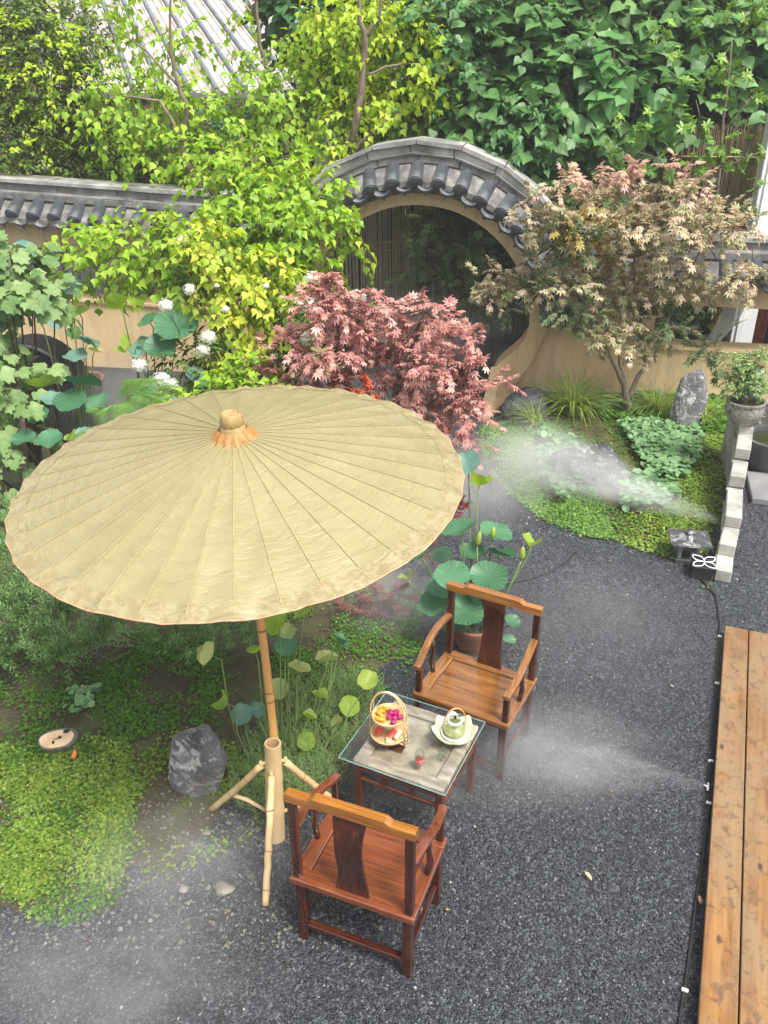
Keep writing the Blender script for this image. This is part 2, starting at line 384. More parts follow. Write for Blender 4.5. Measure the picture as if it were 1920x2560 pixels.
def blob(px, py, y, rx, ry, ry3=None):
    """ellipsoid volume of foliage: where it is in the picture, at depth y"""
    c = gy(px, py, y); k = pxm(y)
    return (np.array(c), np.array([rx*k, (ry3 if ry3 else (rx+ry)/2*k), ry*k]))
def crown_points(blobs, n, shell=.45):
    vol = np.array([b[1].prod()**(2/3) for b in blobs]); cnt = np.maximum(1, (n*vol/vol.sum()).astype(int))
    P = []; D = []
    for (c, r), k in zip(blobs, cnt):
        d = rnd_dir(k); q = rng.random(k)**shell
        P.append(c+d*r*q[:, None]); D.append(norm(d/r))
    return np.concatenate(P), np.concatenate(D)
def sprays(blobs, n, per, length, tpl, size, droop=.35, out=.8, up=.2, shell=.45, alt=1.0, normup=.9, pet=.0, jit=.35, tipdown=.35, whorl=False):
    """n twigs, each carrying `per` leaves; returns leaf arrays and twig segments"""
    P, D = crown_points(blobs, n, shell)
    n = len(P)
    T = norm(D*out+rnd_dir(n)*.7+np.array([0, 0, up]))
    LP = []; LT = []; LN = []; S = []
    side = norm(np.cross(T, [0, 0, 1.0])+1e-3)
    ends = []
    for j in range(per):
        s = (j+.4)/per
        base = P+T*(length*s)+np.array([0, 0, -1.0])*(droop*length*s*s)
        if whorl:
            a = 2*PI*j/per+rng.random(n)*.5
            base = P+T*length
            b2 = np.cross(side, T)
            t = norm(side*np.cos(a)[:, None]+b2*np.sin(a)[:, None]+T*.45)
            nn = norm(T+.3*rnd_dir(n))
        else:
            sg = (1 if j % 2 else -1)*alt
            t = norm(T*.6+side*sg*.8+rnd_dir(n)*jit+np.array([0, 0, -tipdown]))
            if j == per-1: t = norm(T+rnd_dir(n)*.3+np.array([0, 0, -tipdown]))
            nn = norm(np.array([0, 0, normup])+rnd_dir(n)*.45+D*.35)
        LP.append(base+t*pet*size); LT.append(t); LN.append(nn)
        S.append(size*(.65+.6*rng.random(n)))
        ends.append(base)
    segs = [P]+ends
    return scatter(tpl, np.concatenate(LP), np.concatenate(LT), np.concatenate(LN), np.concatenate(S)), segs, (np.concatenate(LP), np.concatenate(LT), np.concatenate(LN), np.concatenate(S))
def twig_mesh(segs, r):
    """thin three-sided twigs through the leaf bases"""
    K = np.stack([segs[0], segs[len(segs)//2], segs[-1]], 1); n = len(K); V = []; 
    a = np.array([[1, 0, 0], [-.5, .87, 0], [-.5, -.5, .7]])*r
    V = (K[:, :, None, :]+a[None, None]*np.array([1.2, .9, .4])[None, :, None, None]).reshape(-1, 3)
    F = []
    for i in range(2):
        for k in range(3):
            q = (k+1) % 3; F += [(i*3+k, i*3+q, i*3+3+q), (i*3+k, i*3+3+q, i*3+3+k)]
    F = (np.array(F)[None]+(np.arange(n)*9)[:, None, None]).reshape(-1, 3)
    return V, F
def merge(parts):
    V = []; F = []; o = 0
    for v, f in parts: V.append(v); F.append(f+o); o += len(v)
    return np.concatenate(V), np.concatenate(F)
def limb(path, n=8, wig=.0, sub=3):
    """path of (x,y,z,r); returns MB with a bent tapered limb"""
    pts = []; rs = []
    for i in range(len(path)-1):
        a = path[i]; b = path[i+1]
        for k in range(sub):
            t = k/sub; pts.append([a[q]*(1-t)+b[q]*t+(random.uniform(-wig, wig) if (i or k) else 0) for q in range(3)]); rs.append(a[3]*(1-t)+b[3]*t)
    pts.append(path[-1][:3]); rs.append(path[-1][3])
    return pts, rs
def pl(px, py, y, r): p = gy(px, py, y); return (p.x, p.y, p.z, r)
def branches_to(mb, root, blobs, r=.02, k=1):
    root = Vector(root)
    for c, rr in blobs:
        for _ in range(k):
            e = Vector(c)+Vector(rng.normal(size=3)*rr*.35)
            mid = root.lerp(e, .5)+Vector((0, 0, -.06*(e-root).length))+Vector(rng.normal(size=3)*.05)
            mb.tube(*limb([(*root, r), (*mid, r*.65), (*e, r*.25)], wig=.02), n=6)

# ================================================================== THE SETTING
def sheet(name, x0, x1, y0, y1, z, m, nx=2, ny=2):
    mb = MB(); 
    v = [(x0+(x1-x0)*i/nx, y0+(y1-y0)*j/ny, z) for j in range(ny+1) for i in range(nx+1)]
    f = [(j*(nx+1)+i, j*(nx+1)+i+1, (j+1)*(nx+1)+i+1, (j+1)*(nx+1)+i) for j in range(ny) for i in range(nx)]
    mb.add(v, f); return mb.build(name, m, None, props={'kind': 'structure'})
sheet('ground', -40, 40, -15, 70, 0, gravel_m)

# loose stones lying on the gravel, denser where the camera is near
def in_poly(x, y, poly):
    r = np.zeros(len(x), bool); j = len(poly)-1
    for i in range(len(poly)):
        xi, yi = poly[i]; xj, yj = poly[j]
        c = ((yi > y) != (yj > y)) & (x < (xj-xi)*(y-yi)/(yj-yi+1e-12)+xi); r ^= c; j = i
    return r
def dist_poly(x, y, poly):
    d = np.full(len(x), 1e9)
    for i in range(len(poly)):
        a = np.array(poly[i]); b = np.array(poly[(i+1) % len(poly)]); ab = b-a
        t = np.clip(((x-a[0])*ab[0]+(y-a[1])*ab[1])/(ab@ab), 0, 1)
        d = np.minimum(d, np.hypot(x-a[0]-t*ab[0], y-a[1]-t*ab[1]))
    return d
def vnoise(x, y, s, seed=0):
    from mathutils import noise
    return np.array([noise.noise((a*s+seed*7.3, b*s-seed*3.1, seed)) for a, b in zip(x, y)])
def gpoly(pts): return [tuple(gz(*p))[:2] for p in pts]
LB = gpoly([(-160, 2290), (60, 2300), (140, 2330), (230, 2290), (300, 2250), (370, 2200), (440, 2190), (520, 2120), (600, 2060), (690, 2040), (800, 2010), (900, 1960), (930, 1850), (980, 1720), (1050, 1640), (1060, 1500), (980, 1380), (800, 1240), (500, 1150), (200, 1100), (-150, 1120), (-500, 1500), (-500, 2000)])
RB = gpoly([(1215, 1060), (1195, 1110), (1215, 1180), (1290, 1245), (1370, 1300), (1450, 1335), (1540, 1350), (1620, 1380), (1690, 1405), (1740, 1385), (1790, 1380), (1830, 1200), (1850, 1100), (1840, 990), (1700, 985), (1500, 992), (1300, 1000)])
def bed_height(x, y, poly, hmax, ramp_):
    ins = in_poly(x, y, poly); d = dist_poly(x, y, poly); d = np.where(ins, d, -d)
    return -.012+hmax*np.clip(d/ramp_, -.1, 1)**1 * 1.0 + 0*d
def make_bed(name, poly, hmax, ramp_, m, step):
    a = np.array(poly); xs = np.arange(a[:, 0].min()-.1, a[:, 0].max()+.1, step); ys = np.arange(a[:, 1].min()-.1, a[:, 1].max()+.1, step)
    X, Y = np.meshgrid(xs, ys); x = X.ravel(); y = Y.ravel()
    z = bed_height(x, y, poly, hmax, ramp_)+vnoise(x, y, 3.0, 1)*.022+vnoise(x, y, 11.0, 2)*.008
    keep = z > -.03; nx = len(xs); V = np.stack([x, y, z], 1); F = []
    i, j = np.meshgrid(np.arange(nx-1), np.arange(len(ys)-1)); q = (j*nx+i).ravel()
    ok = keep[q] & keep[q+1] & keep[q+nx] & keep[q+nx+1]; q = q[ok]
    F = np.concatenate([np.stack([q, q+1, q+nx+1], 1), np.stack([q, q+nx+1, q+nx], 1)])
    return tri_mesh(name, V, F, m, None, True, {'kind': 'structure'})
make_bed('soil_bed', LB, .07, .7, soil, .06)
make_bed('soil_bed', RB, .10, .8, soil2, .07)

OCT = (np.array([(1, 0, 0), (-1, 0, 0), (0, 1, 0), (0, -1, 0), (0, 0, 1), (0, 0, -1)], float), np.array([(0, 2, 4), (2, 1, 4), (1, 3, 4), (3, 0, 4), (2, 0, 5), (1, 2, 5), (3, 1, 5), (0, 3, 5)]))
def stones(name, n, area, smin, smax, m, avoid=(), flat=.6, z=0.0, pw=1.0, zf=None):
    x0, x1, y0, y1 = area
    x = x0+(x1-x0)*rng.random(n); y = y0+(y1-y0)*rng.random(n)**pw
    keep = np.ones(n, bool)
    for poly in avoid: keep &= ~in_poly(x, y, poly) | (dist_poly(x, y, poly) < .12*rng.random(n))
    # only where the photograph looks
    keep &= (np.abs(x) < .56*np.hypot(y, 4.2)+.1)
    x = x[keep]; y = y[keep]; n = len(x)
    V, F = OCT; s = smin+(smax-smin)*rng.random(n)**2.2
    a = rng.random(n)*2*PI; J = V[None]*(1+.35*rng.normal(size=(n, 6, 3))*(np.abs(V[None]) > .5))
    J[:, :, 0] *= 1.15; J[:, :, 2] *= flat
    tl = rng.normal(size=n)*.35
    X = J[:, :, 0]*np.cos(a)[:, None]-J[:, :, 1]*np.sin(a)[:, None]; Y = J[:, :, 0]*np.sin(a)[:, None]+J[:, :, 1]*np.cos(a)[:, None]
    Z = J[:, :, 2]+X*tl[:, None]
    zz = z+(zf(x, y) if zf else 0)
    W = np.stack([X*s[:, None]+x[:, None], Y*s[:, None]+y[:, None], Z*s[:, None]+(zz+s*.25*flat if not np.isscalar(zz) else (zz+s*.25*flat))[:, None]], 2)
    FF = (F[None]+(np.arange(n)*6)[:, None, None]).reshape(-1, 3)
    return tri_mesh(name, W.reshape(-1, 3), FF, m, None, False, STUFF)
g_ = stones('gravel', 125000, (-2.8, 3.9, 2.1, 6.4), .0035, .0105, chip_m, (LB, RB), .65, pw=1.5)
tag(g_, 'loose dark grey gravel chips with scattered pale ones covering the courtyard floor', 'gravel')
g_ = stones('gravel', 30000, (-2.5, 4.2, 6.4, 11.5), .006, .015, chip_m, (LB, RB), .6)
tag(g_, 'dark wet gravel further back towards the round gate', 'gravel')

# ------------------------------------------------------------------ the moon gate wall
WA = math.atan(-.187); W0 = Vector((0, 12.02, 0)); WD = Vector((math.cos(WA), math.sin(WA), 0)); WN = Vector((WD.y, -WD.x, 0))
def wp(s, z, t=0.0): return W0+WD*s+WN*t+Vector((0, 0, z))     # along the wall, up, towards the courtyard
GC, GCZ, GR = .51, .958, 1.588
TH = .34
gate = thing('moon_gate_wall', 'ochre plastered garden wall with a round moon gate and grey tiled coping', 'wall', W0, 0)
def build_ring():
    """arched plaster band round the opening; its feet draw in like the neck of a vase"""
    half = []
    for i in range(37):                       # crown to just below the widest point
        a = PI/2-(PI/2+math.radians(30))*i/36; k = max(0, -a)/math.radians(28); k = min(1, k)
        ri = GR-.28*k*k*(3-2*k)*.98; ro = (2.06 if a > .35 else 1.80+.26*max(0, (a+.1)/.45)); ro -= .12*k
        half.append(((ri*math.cos(a), GCZ+ri*math.sin(a)), (ro*math.cos(a), GCZ+ro*math.sin(a))))
    half += [((1.10, .20), (1.42, .08)), ((1.07, .08), (1.34, .02)), ((1.06, -.03), (1.30, -.03))]
    path = [((GC-i[0], i[1]), (GC-o[0], o[1])) for i, o in half[:0:-1]]+[((GC+i[0], i[1]), (GC+o[0], o[1])) for i, o in half]
    mb = MB(); t0, t1 = .08, .08-TH-.10; n = len(path)
    for (i0, o0), (i1, o1) in zip(path, path[1:]):
        v = [wp(*i0, t0), wp(*o0, t0), wp(*o1, t0), wp(*i1, t0), wp(*i0, t1), wp(*o0, t1), wp(*o1, t1), wp(*i1, t1)]
        mb.add([q-W0 for q in v], [(0, 1, 2, 3), (7, 6, 5, 4), (0, 3, 7, 4), (1, 5, 6, 2)])
    return mb.build('gate_ring', plaster, gate, math.radians(35))
build_ring()
def panel(name, outline, t0=.0, th=TH, m=plaster):
    mb = MB(); mb.prism(outline, lambda a, b, d: wp(a, b, t0-d)-W0, th)
    return mb.build(name, m, gate)
def ringz(s, R, sgn): # z of the ring's outer edge at s
    return GCZ+sgn*math.sqrt(max(0, R*R-(s-GC)**2))
# left run: low wall, opening, lintel band;  right run likewise
LTOP, RTOP = lambda s: 2.13+(-s-3)*.035, lambda s: 1.68-(s-4)*.0
lo = [(-9, -.03), (-.62, -.03), (-.70, .36), (-.90, .50), (-1.09, .72), (-1.12, .96), (-9, 1.14)]
panel('low_wall', lo)
panel('low_wall', [(1.62, -.03), (9, -.03), (9, .66), (4.0, .72), (3.86, .72), (3.86, 1.0), (2.14, 1.0), (2.11, .72), (1.92, .50), (1.72, .36)])
panel('lintel', [(-9, 1.86), (-2.9, 1.80), (-2.9, .97), (-1.13, .97), (-1.09, 1.3), (-.96, 1.7), (-1.2, 2.1), (-9, 2.30)])
panel('lintel', [(2.15, 1.003), (3.86, 1.003), (3.86, 1.33), (9, 1.24), (9, 1.75), (2.0, 1.75), (2.10, 1.4)])
# sills, a little proud
def bar(name, s0, z0, s1, z1, t, w_, h, m, par):
    mb = MB(); mb.prism([(s0, z0), (s1, z1), (s1, z1+h), (s0, z0+h)], lambda a, b, d: wp(a, b, t-d)-W0, w_); return mb.build(name, m, par)
bar('sill', -9, 1.142, -1.43, .962, .04, TH+.07, .035, plaster, gate)
bar('sill', 3.863, .722, 9, .662, .04, TH+.07, .035, plaster, gate)
mb = MB()   # buttress foot of the ring, running out beside the path
pf = [(1.60, 0.0, .08), (1.60, .36, .08), (1.60, .34, .30), (1.56, .12, .75), (1.52, .05, 1.22), (1.52, 0, 1.22)]
a_ = [wp(s, z, t)-W0 for s, z, t in pf]; b_ = [wp(s+(.36 if t < .2 else .15), z*1.02, t)-W0 for s, z, t in pf]
n_ = len(pf); mb.add(a_+b_, [tuple(range(n_)), tuple(range(2*n_-1, n_-1, -1))]+[(i, (i+1) % n_, (i+1) % n_+n_, i+n_) for i in range(n_)])
mb.build('buttress', plaster, gate)

# coping: mortar bed, round tube tiles with capped ends, drip tiles between, ridge courses above
def tube_tile_mesh():
    mb = MB(); n = 12; L = .34; r = .088
    # local: x along the tile (outwards/down), z up
    v = []; f = []
    for i, (x, rr) in enumerate([(0, r*.93), (.02, r), (L*.5, r*1.01), (L*.5+.006, r*1.05), (L-.03, r*1.04), (L-.03, r*1.14), (L, r*1.14)]):
        for k in range(n+1):
            t = -.35+(PI+.7)*k/n; v.append((x, rr*math.cos(t), rr*math.sin(t)))
    for i in range(6):
        for k in range(n): f.append((i*(n+1)+k, i*(n+1)+k+1, (i+1)*(n+1)+k+1, (i+1)*(n+1)+k))
    mb.add(v, f)
    mb.tube([(L-.028, 0, 0), (L+.006, 0, 0)], [r*1.14, r*1.14], 16)
    mb.tube([(L+.006, 0, 0), (L+.014, 0, 0)], [r*.95, r*.9], 16)
    mb.tube([(L+.014, 0, 0), (L+.022, 0, 0)], [r*.55, r*.35], 12)
    return mb
def drip_mesh():
    mb = MB(); v = []; f = []; n = 8; L = .40
    for x in (0, L):
        for k in range(n+1):
            u = -1+2*k/n; v.append((x, u*.095, -.055*(1-u*u)))
    for k in range(n): f.append((k, k+1, n+2+k, n+1+k))
    mb.add(v, f)
    # hanging pointed lip
    out = [(-.098, .02), (-.098, -.03), (-.06, -.06), (-.035, -.062), (0, -.125), (.035, -.062), (.06, -.06), (.098, -.03), (.098, .02), (.06, -.018), (0, -.035), (-.06, -.018)]
    mb.prism(out, lambda a, b, d: (L+d, a, b), .02)
    return mb
_t = tube_tile_mesh().build('tube_tile', tilem, gate, math.radians(50)); _t.hide_render = False
_d = drip_mesh().build('drip_tile', tilem, gate, math.radians(40)); 
first = {'t': _t, 'd': _d}; used_ = {'t': False, 'd': False}
lipm = copem
def put_tile(kind, P, along, down, sc_=1.0):
    """P world point of the tile's upper end; `along` = wall direction; `down` = unit direction the tile runs"""
    o = first[kind]
    if used_[kind]: o = o.copy(); C.objects.link(o)
    used_[kind] = True
    X = down.normalized(); Y = along.normalized(); Z = X.cross(Y); 
    if Z.dot(Vector((0, 0, 1))) < 0 and abs(Z.z) > .05: Y = -Y; Z = -Z
    Y = Z.cross(X).normalized(); M = Matrix((X, Y, Z)).transposed().to_4x4()
    j = Euler((random.uniform(-.05, .05), random.uniform(-.05, .05), random.uniform(-.03, .03))).to_matrix().to_4x4()
    o.parent = gate; o.matrix_local = Matrix.Translation(P-W0) @ M @ j @ Matrix.Scale(sc_*random.uniform(.97, 1.03), 4)
def coping(path, name_):
    """path: list of (s,z,nx,nz): point on the wall where tiles start and outward normal in the wall plane"""
    pass
# straight runs.  slope of the little roof: outwards and down
def straight(s0, s1, zf, pitch_):
    n = int((s1-s0)/pitch_); dn = (WN*.80-Vector((0, 0, 1))*.52).normalized()
    for i in range(n+1):
        s = s0+i*pitch_; z = zf(s)
        put_tile('t', wp(s, z+.34, .04), WD, dn)
        put_tile('d', wp(s+pitch_/2, z+.305, .04), WD, dn)
    # bed
    mb = MB(); sa, sb = s0-.2, s1+.3; za, zb = zf(sa), zf(sb)
    sec = [(.04, .36), (.33, .135), (.33, .06), (.0, .0), (-TH, .0), (-TH-.33, .06), (-TH-.33, .135), (-TH-.04, .36)]
    v = [wp(sa, za+h, t)-W0 for t, h in sec]+[wp(sb, zb+h, t)-W0 for t, h in sec]; k = len(sec)
    mb.add(v, [tuple(range(k)), tuple(range(2*k-1, k-1, -1))]+[(i, (i+1) % k, (i+1) % k+k, i+k) for i in range(k)])
    mb.build('tile_bed', mortar, gate)
    # ridge courses built of short lengths
    L = .46; m_ = int((sb-sa)/L)+1
    for i in range(m_):
        a = sa+i*L+.004; b = min(sb, a+L-.008)
        if b-a < .05: continue
        for (t, w_, h0, h1, m, nm, o) in ((.10, TH+.2, .36, .44, cope_dark, 'coping_brick', 0), (.065, TH+.13, .442, .47, copem, 'coping_strip', 0), (.045, TH+.09, .472, .575, cope_dark, 'coping_brick', L/2), (.085, TH+.17, .577, .625, copem, 'coping_slab', .1)):
            jj = random.uniform(-.006, .006)
            aa, bb = a+o, b+o
            mb = MB(); mb.prism([(aa, zf(aa)+h0), (bb, zf(bb)+h0), (bb, zf(bb)+h1+jj), (aa, zf(aa)+h1+jj)], lambda p, q, d: wp(p, q, t-d+jj)-W0, w_)
            mb.build(nm, m, gate)
straight(-6.6, -1.75, lambda s: 2.02+(-s-2.4)*.048, .315)
straight(2.75, 6.6, lambda s: 1.60-(s-4)*.01, .36)
# the arch: tiles radiate
RA = GR+.20
def arch():
    n = 19; a0, a1 = math.radians(9), math.radians(171)
    for i in range(n):
        a = a0+(a1-a0)*i/(n-1)
        rad = WD*math.cos(a)+Vector((0, 0, 1))*math.sin(a); al = WD*(-math.sin(a))+Vector((0, 0, 1))*math.cos(a)
        dn = (WN*.80-rad*.56).normalized()
        put_tile('t', W0+WD*GC+Vector((0, 0, GCZ))+rad*(RA+.30)+WN*.10, al, dn)
        if i < n-1:
            a2 = a+(a1-a0)/(n-1)/2; rad = WD*math.cos(a2)+Vector((0, 0, 1))*math.sin(a2); al = WD*(-math.sin(a2))+Vector((0, 0, 1))*math.cos(a2)
            dn = (WN*.80-rad*.56).normalized(); put_tile('d', W0+WD*GC+Vector((0, 0, GCZ))+rad*(RA+.275)+WN*.10, al, dn, 1.0)
    def arc_part(nm, m, a_0, a_1, sec, k=4):
        mb = MB(); q = len(sec); v = []
        for i in range(k+1):
            a = a_0+(a_1-a_0)*i/k; rad = WD*math.cos(a)+Vector((0, 0, 1))*math.sin(a)
            for t, h in sec: v.append(WD*GC+Vector((0, 0, GCZ))+rad*(RA+h)+WN*t)
        f = [tuple(range(q)), tuple(range((k+1)*q-1, k*q-1, -1))]
        for i in range(k):
            for j in range(q): f.append((i*q+j, i*q+(j+1) % q, (i+1)*q+(j+1) % q, (i+1)*q+j))
        mb.add(v, f); mb.build(nm, m, gate, math.radians(30))
    B = TH+.06
    arc_part('tile_bed', mortar, math.radians(2), math.radians(178), [(.10, .33), (.36, .13), (.36, .06), (.06, -.06), (.04, .02), (-B, .02), (-B, .33)], 48)
    # flat bricks under the ridge, each its own
    k = 12
    for i in range(k):
        a = math.radians(3)+(math.radians(174))*i/k; b = a+math.radians(174)/k-.006
        j = random.uniform(-.008, .008)
        arc_part('coping_brick', cope_dark, a, b, [(.13+j, .335), (.13+j, .43), (-B, .43), (-B, .335)], 2)
        arc_part('coping_strip', copem, a+.04, b+.04, [(.155+j, .432), (.165+j, .455), (-B, .455), (-B, .432)], 1)
        arc_part('coping_brick', copem, a+.05, b+.05, [(.10+j, .457), (.11+j, .545+j), (-B, .545), (-B, .457)], 1)
        arc_part('coping_slab', copem, a+.01, b+.01, [(.15+j, .548+j), (.15+j, .60+j), (-B-.03, .60+j), (-B-.03, .548+j)], 1)
arch()

# ground behind the gate: a darker path
sheet('path', -8, 9, 12.75, 16.2, .006, pathm)

# bamboo pole fence behind the gate
bf = thing('bamboo_fence', 'weathered upright bamboo pole fence seen through the round gate', 'fence', (0, 14.4, 0))
mb = MB(); 
pts = [(0, 0, z) for z in (0, .5, 1.0, 1.5, 2.0, 2.6, 3.2)]
mb.tube(pts, [.019, .0185, .019, .018, .0185, .017, .016], 7)
for z in (.5, 1.0, 1.5, 2.0, 2.6): mb.tube([(0, 0, z-.01), (0, 0, z+.01)], .0215, 7)
pole0 = mb.build('bamboo_pole', bamboo_dark, bf, True)
k = 0
for i in range(150):
    o = pole0 if i == 0 else pole0.copy()
    if i: C.objects.link(o); o.parent = bf
    o.location = (-2.6+i*.044+random.uniform(-.004, .004), random.uniform(-.012, .012)-.08*0, random.uniform(-.08, .06)); o.rotation_euler = (random.uniform(-.01, .01), random.uniform(-.012, .012), random.uniform(0, 6))
for z in (.4, 1.6, 2.7):
    MB().tube([(-2.7, .045, z), (4.2, .045, z)], .022, 8).build('rail', bamboo_dark, bf, True)

# reed screens above the right part and behind the left hedge
def reed_screen(label, x0, x1, y0, y1, z0, z1, n):
    t = thing('reed_screen', label, 'screen', (x0, y0, z0)); V = []; F = []
    a = np.linspace(0, 2*PI, 5, endpoint=False)
    for i in range(n):
        u = i/n; x = (x1-x0)*u+random.uniform(-.006, .006); y = (y1-y0)*u+random.uniform(-.012, .012); r = random.uniform(.008, .013); tp = random.uniform(-.1, .03)
        o = len(V)
        for z in (0, z1-z0+tp):
            for k in a: V.append((x+r*math.cos(k), y+r*math.sin(k), z))
        for k in range(5):
            q = (k+1) % 5; F += [(o+k, o+q, o+5+q), (o+k, o+5+q, o+5+k)]
    tri_mesh('reeds', np.array(V), np.array(F), reed, t, False, STUFF)
    mb = MB(); 
    for z in (.3, 1.2, 2.2):
        if z < z1-z0: mb.tube([(0, -.03, z), (x1-x0, y1-y0-.03, z)], .012, 6)
    mb.build('binding_cane', cane, t, True)
    return t
reed_screen('brown reed screen behind the tan maple and the shrub with whorled leaves', 3.6, 7.2, 13.3, 12.6, .8, 3.45, 150)
reed_screen('long brown reed screen mostly hidden behind the dark broad leaves', -8, 8.5, 16.2, 15.6, 0, 3.7, 420)

# building with the corrugated roof, upper left
bld = thing('neighbour_house', 'neighbouring house with a pale rusty corrugated metal roof above the trees', 'house', (-1.5, 20, 0))
roofm = simple('corrugated_sheet', (.26, .20, .16), (.50, .49, .48), 1.3, .55, .1, 20, (3, .6, 1), mid=(.42, .39, .36))
seamm = simple('roof_seam_strip', (.10, .12, .14), (.20, .22, .25), 4, .5, .1)
up = Vector((-.33, 1.0, .26)); 
e0 = gy(120, 232, 17.2)-Vector((-1.5, 20, 0)); e1 = gy(1010, 232, 18.2)-Vector((-1.5, 20, 0))
ed = e1-e0; nrib = 13
for i in range(nrib):
    a = e0+ed*(i/nrib); b = e0+ed*((i+1)/nrib); mb = MB(); U = up.normalized()*14
    prof = [(0, 0), (.08, 0), (.12, .035), (.2, .035), (.24, 0), (.42, 0), (.46, .03), (.54, .03), (.58, 0), (.76, 0), (.80, .035), (.88, .035), (.92, 0), (1, 0)]
    nrm = Vector((0, -.2, 1))
    v = [a.lerp(b, u)+nrm*h for u, h in prof]+[a.lerp(b, u)+nrm*h+U for u, h in prof]; n_ = len(prof)
    mb.add(v, [(k, k+1, k+1+n_, k+n_) for k in range(n_-1)]); mb.build('roof_sheet', roofm, bld)
    mb = MB(); mb.tube([a+nrm*.06, a+nrm*.06+U], .045, 6); mb.build('roof_seam', seamm, bld)
mb = MB(); 
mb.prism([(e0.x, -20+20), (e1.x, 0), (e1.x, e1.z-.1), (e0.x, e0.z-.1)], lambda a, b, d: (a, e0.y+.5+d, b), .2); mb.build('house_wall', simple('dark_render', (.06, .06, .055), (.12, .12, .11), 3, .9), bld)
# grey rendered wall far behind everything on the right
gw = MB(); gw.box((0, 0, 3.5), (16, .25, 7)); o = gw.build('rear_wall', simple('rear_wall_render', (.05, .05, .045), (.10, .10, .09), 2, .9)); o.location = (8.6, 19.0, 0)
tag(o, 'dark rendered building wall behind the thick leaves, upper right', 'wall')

# white post and curtain at the right
wpst = thing('white_post', 'white painted square post rising behind the grey tiled coping at right edge', 'post', gy(1895, 600, 12.6))
wpst.location.z = 0
MB().box((0, 0, 1.9), (.34, .2, 3.8), bev=.01).build('post_shaft', whitepaint, wpst)
MB().box((-.06, -.115, 1.9), (.10, .028, 3.8), bev=.006).build('post_batten', whitepaint, wpst)

# room behind the right opening: dark floor, wooden posts, curtain, potted strap plants
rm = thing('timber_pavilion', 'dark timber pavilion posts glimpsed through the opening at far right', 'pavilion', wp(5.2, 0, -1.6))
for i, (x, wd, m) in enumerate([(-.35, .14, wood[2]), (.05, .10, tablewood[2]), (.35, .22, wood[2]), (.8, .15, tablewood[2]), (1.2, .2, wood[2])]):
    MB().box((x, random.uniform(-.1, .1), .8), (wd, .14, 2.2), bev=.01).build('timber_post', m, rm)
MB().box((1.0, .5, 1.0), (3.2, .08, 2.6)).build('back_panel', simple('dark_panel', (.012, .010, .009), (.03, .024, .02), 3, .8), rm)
cur = thing('sheer_curtain', 'sheer white curtain gathered in the opening of the ochre wall', 'curtain', wp(4.86, 0, -.55))
V = []; F = []
nx_, nz_ = 24, 14
for j in range(nz_+1):
    t = j/nz_; z = 1.42-t*.85; wdt = .34-.14*t; xc = .06-.34*t*t
    for i in range(nx_+1):
        u = i/nx_-.5; V.append((xc+u*wdt, .03*math.sin(i*2.1+t*1.5)*(1-.3*t), z))
for j in range(nz_):
    for i in range(nx_):
        a = j*(nx_+1)+i; F += [(a, a+1, a+nx_+2, a+nx_+1)]
n_ = N('sheer_cloth'); tr_ = n_.new('BsdfTransparent'); df_ = n_.new('BsdfDiffuse'); df_.inputs[0].default_value = (.75, .77, .78, 1)
tl_ = n_.new('BsdfTranslucent'); tl_.inputs[0].default_value = (.8, .82, .82, 1)
m1 = n_.new('MixShader'); m1.inputs[0].default_value = .5; n_.l(df_.outputs[0], m1.inputs[1]); n_.l(tl_.outputs[0], m1.inputs[2])
m2 = n_.new('MixShader'); m2.inputs[0].default_value = .72; n_.l(tr_.outputs[0], m2.inputs[1]); n_.l(m1.outputs[0], m2.inputs[2])
sheerm = n_.done(m2.outputs[0])
mbx = MB(); mbx.add(V, F); mbx.build('cloth', sheerm, cur, True)
MB().tube([(-.2, 0, 1.44), (.5, 0, 1.44)], .012, 8).build('curtain_rod', blackm, cur)

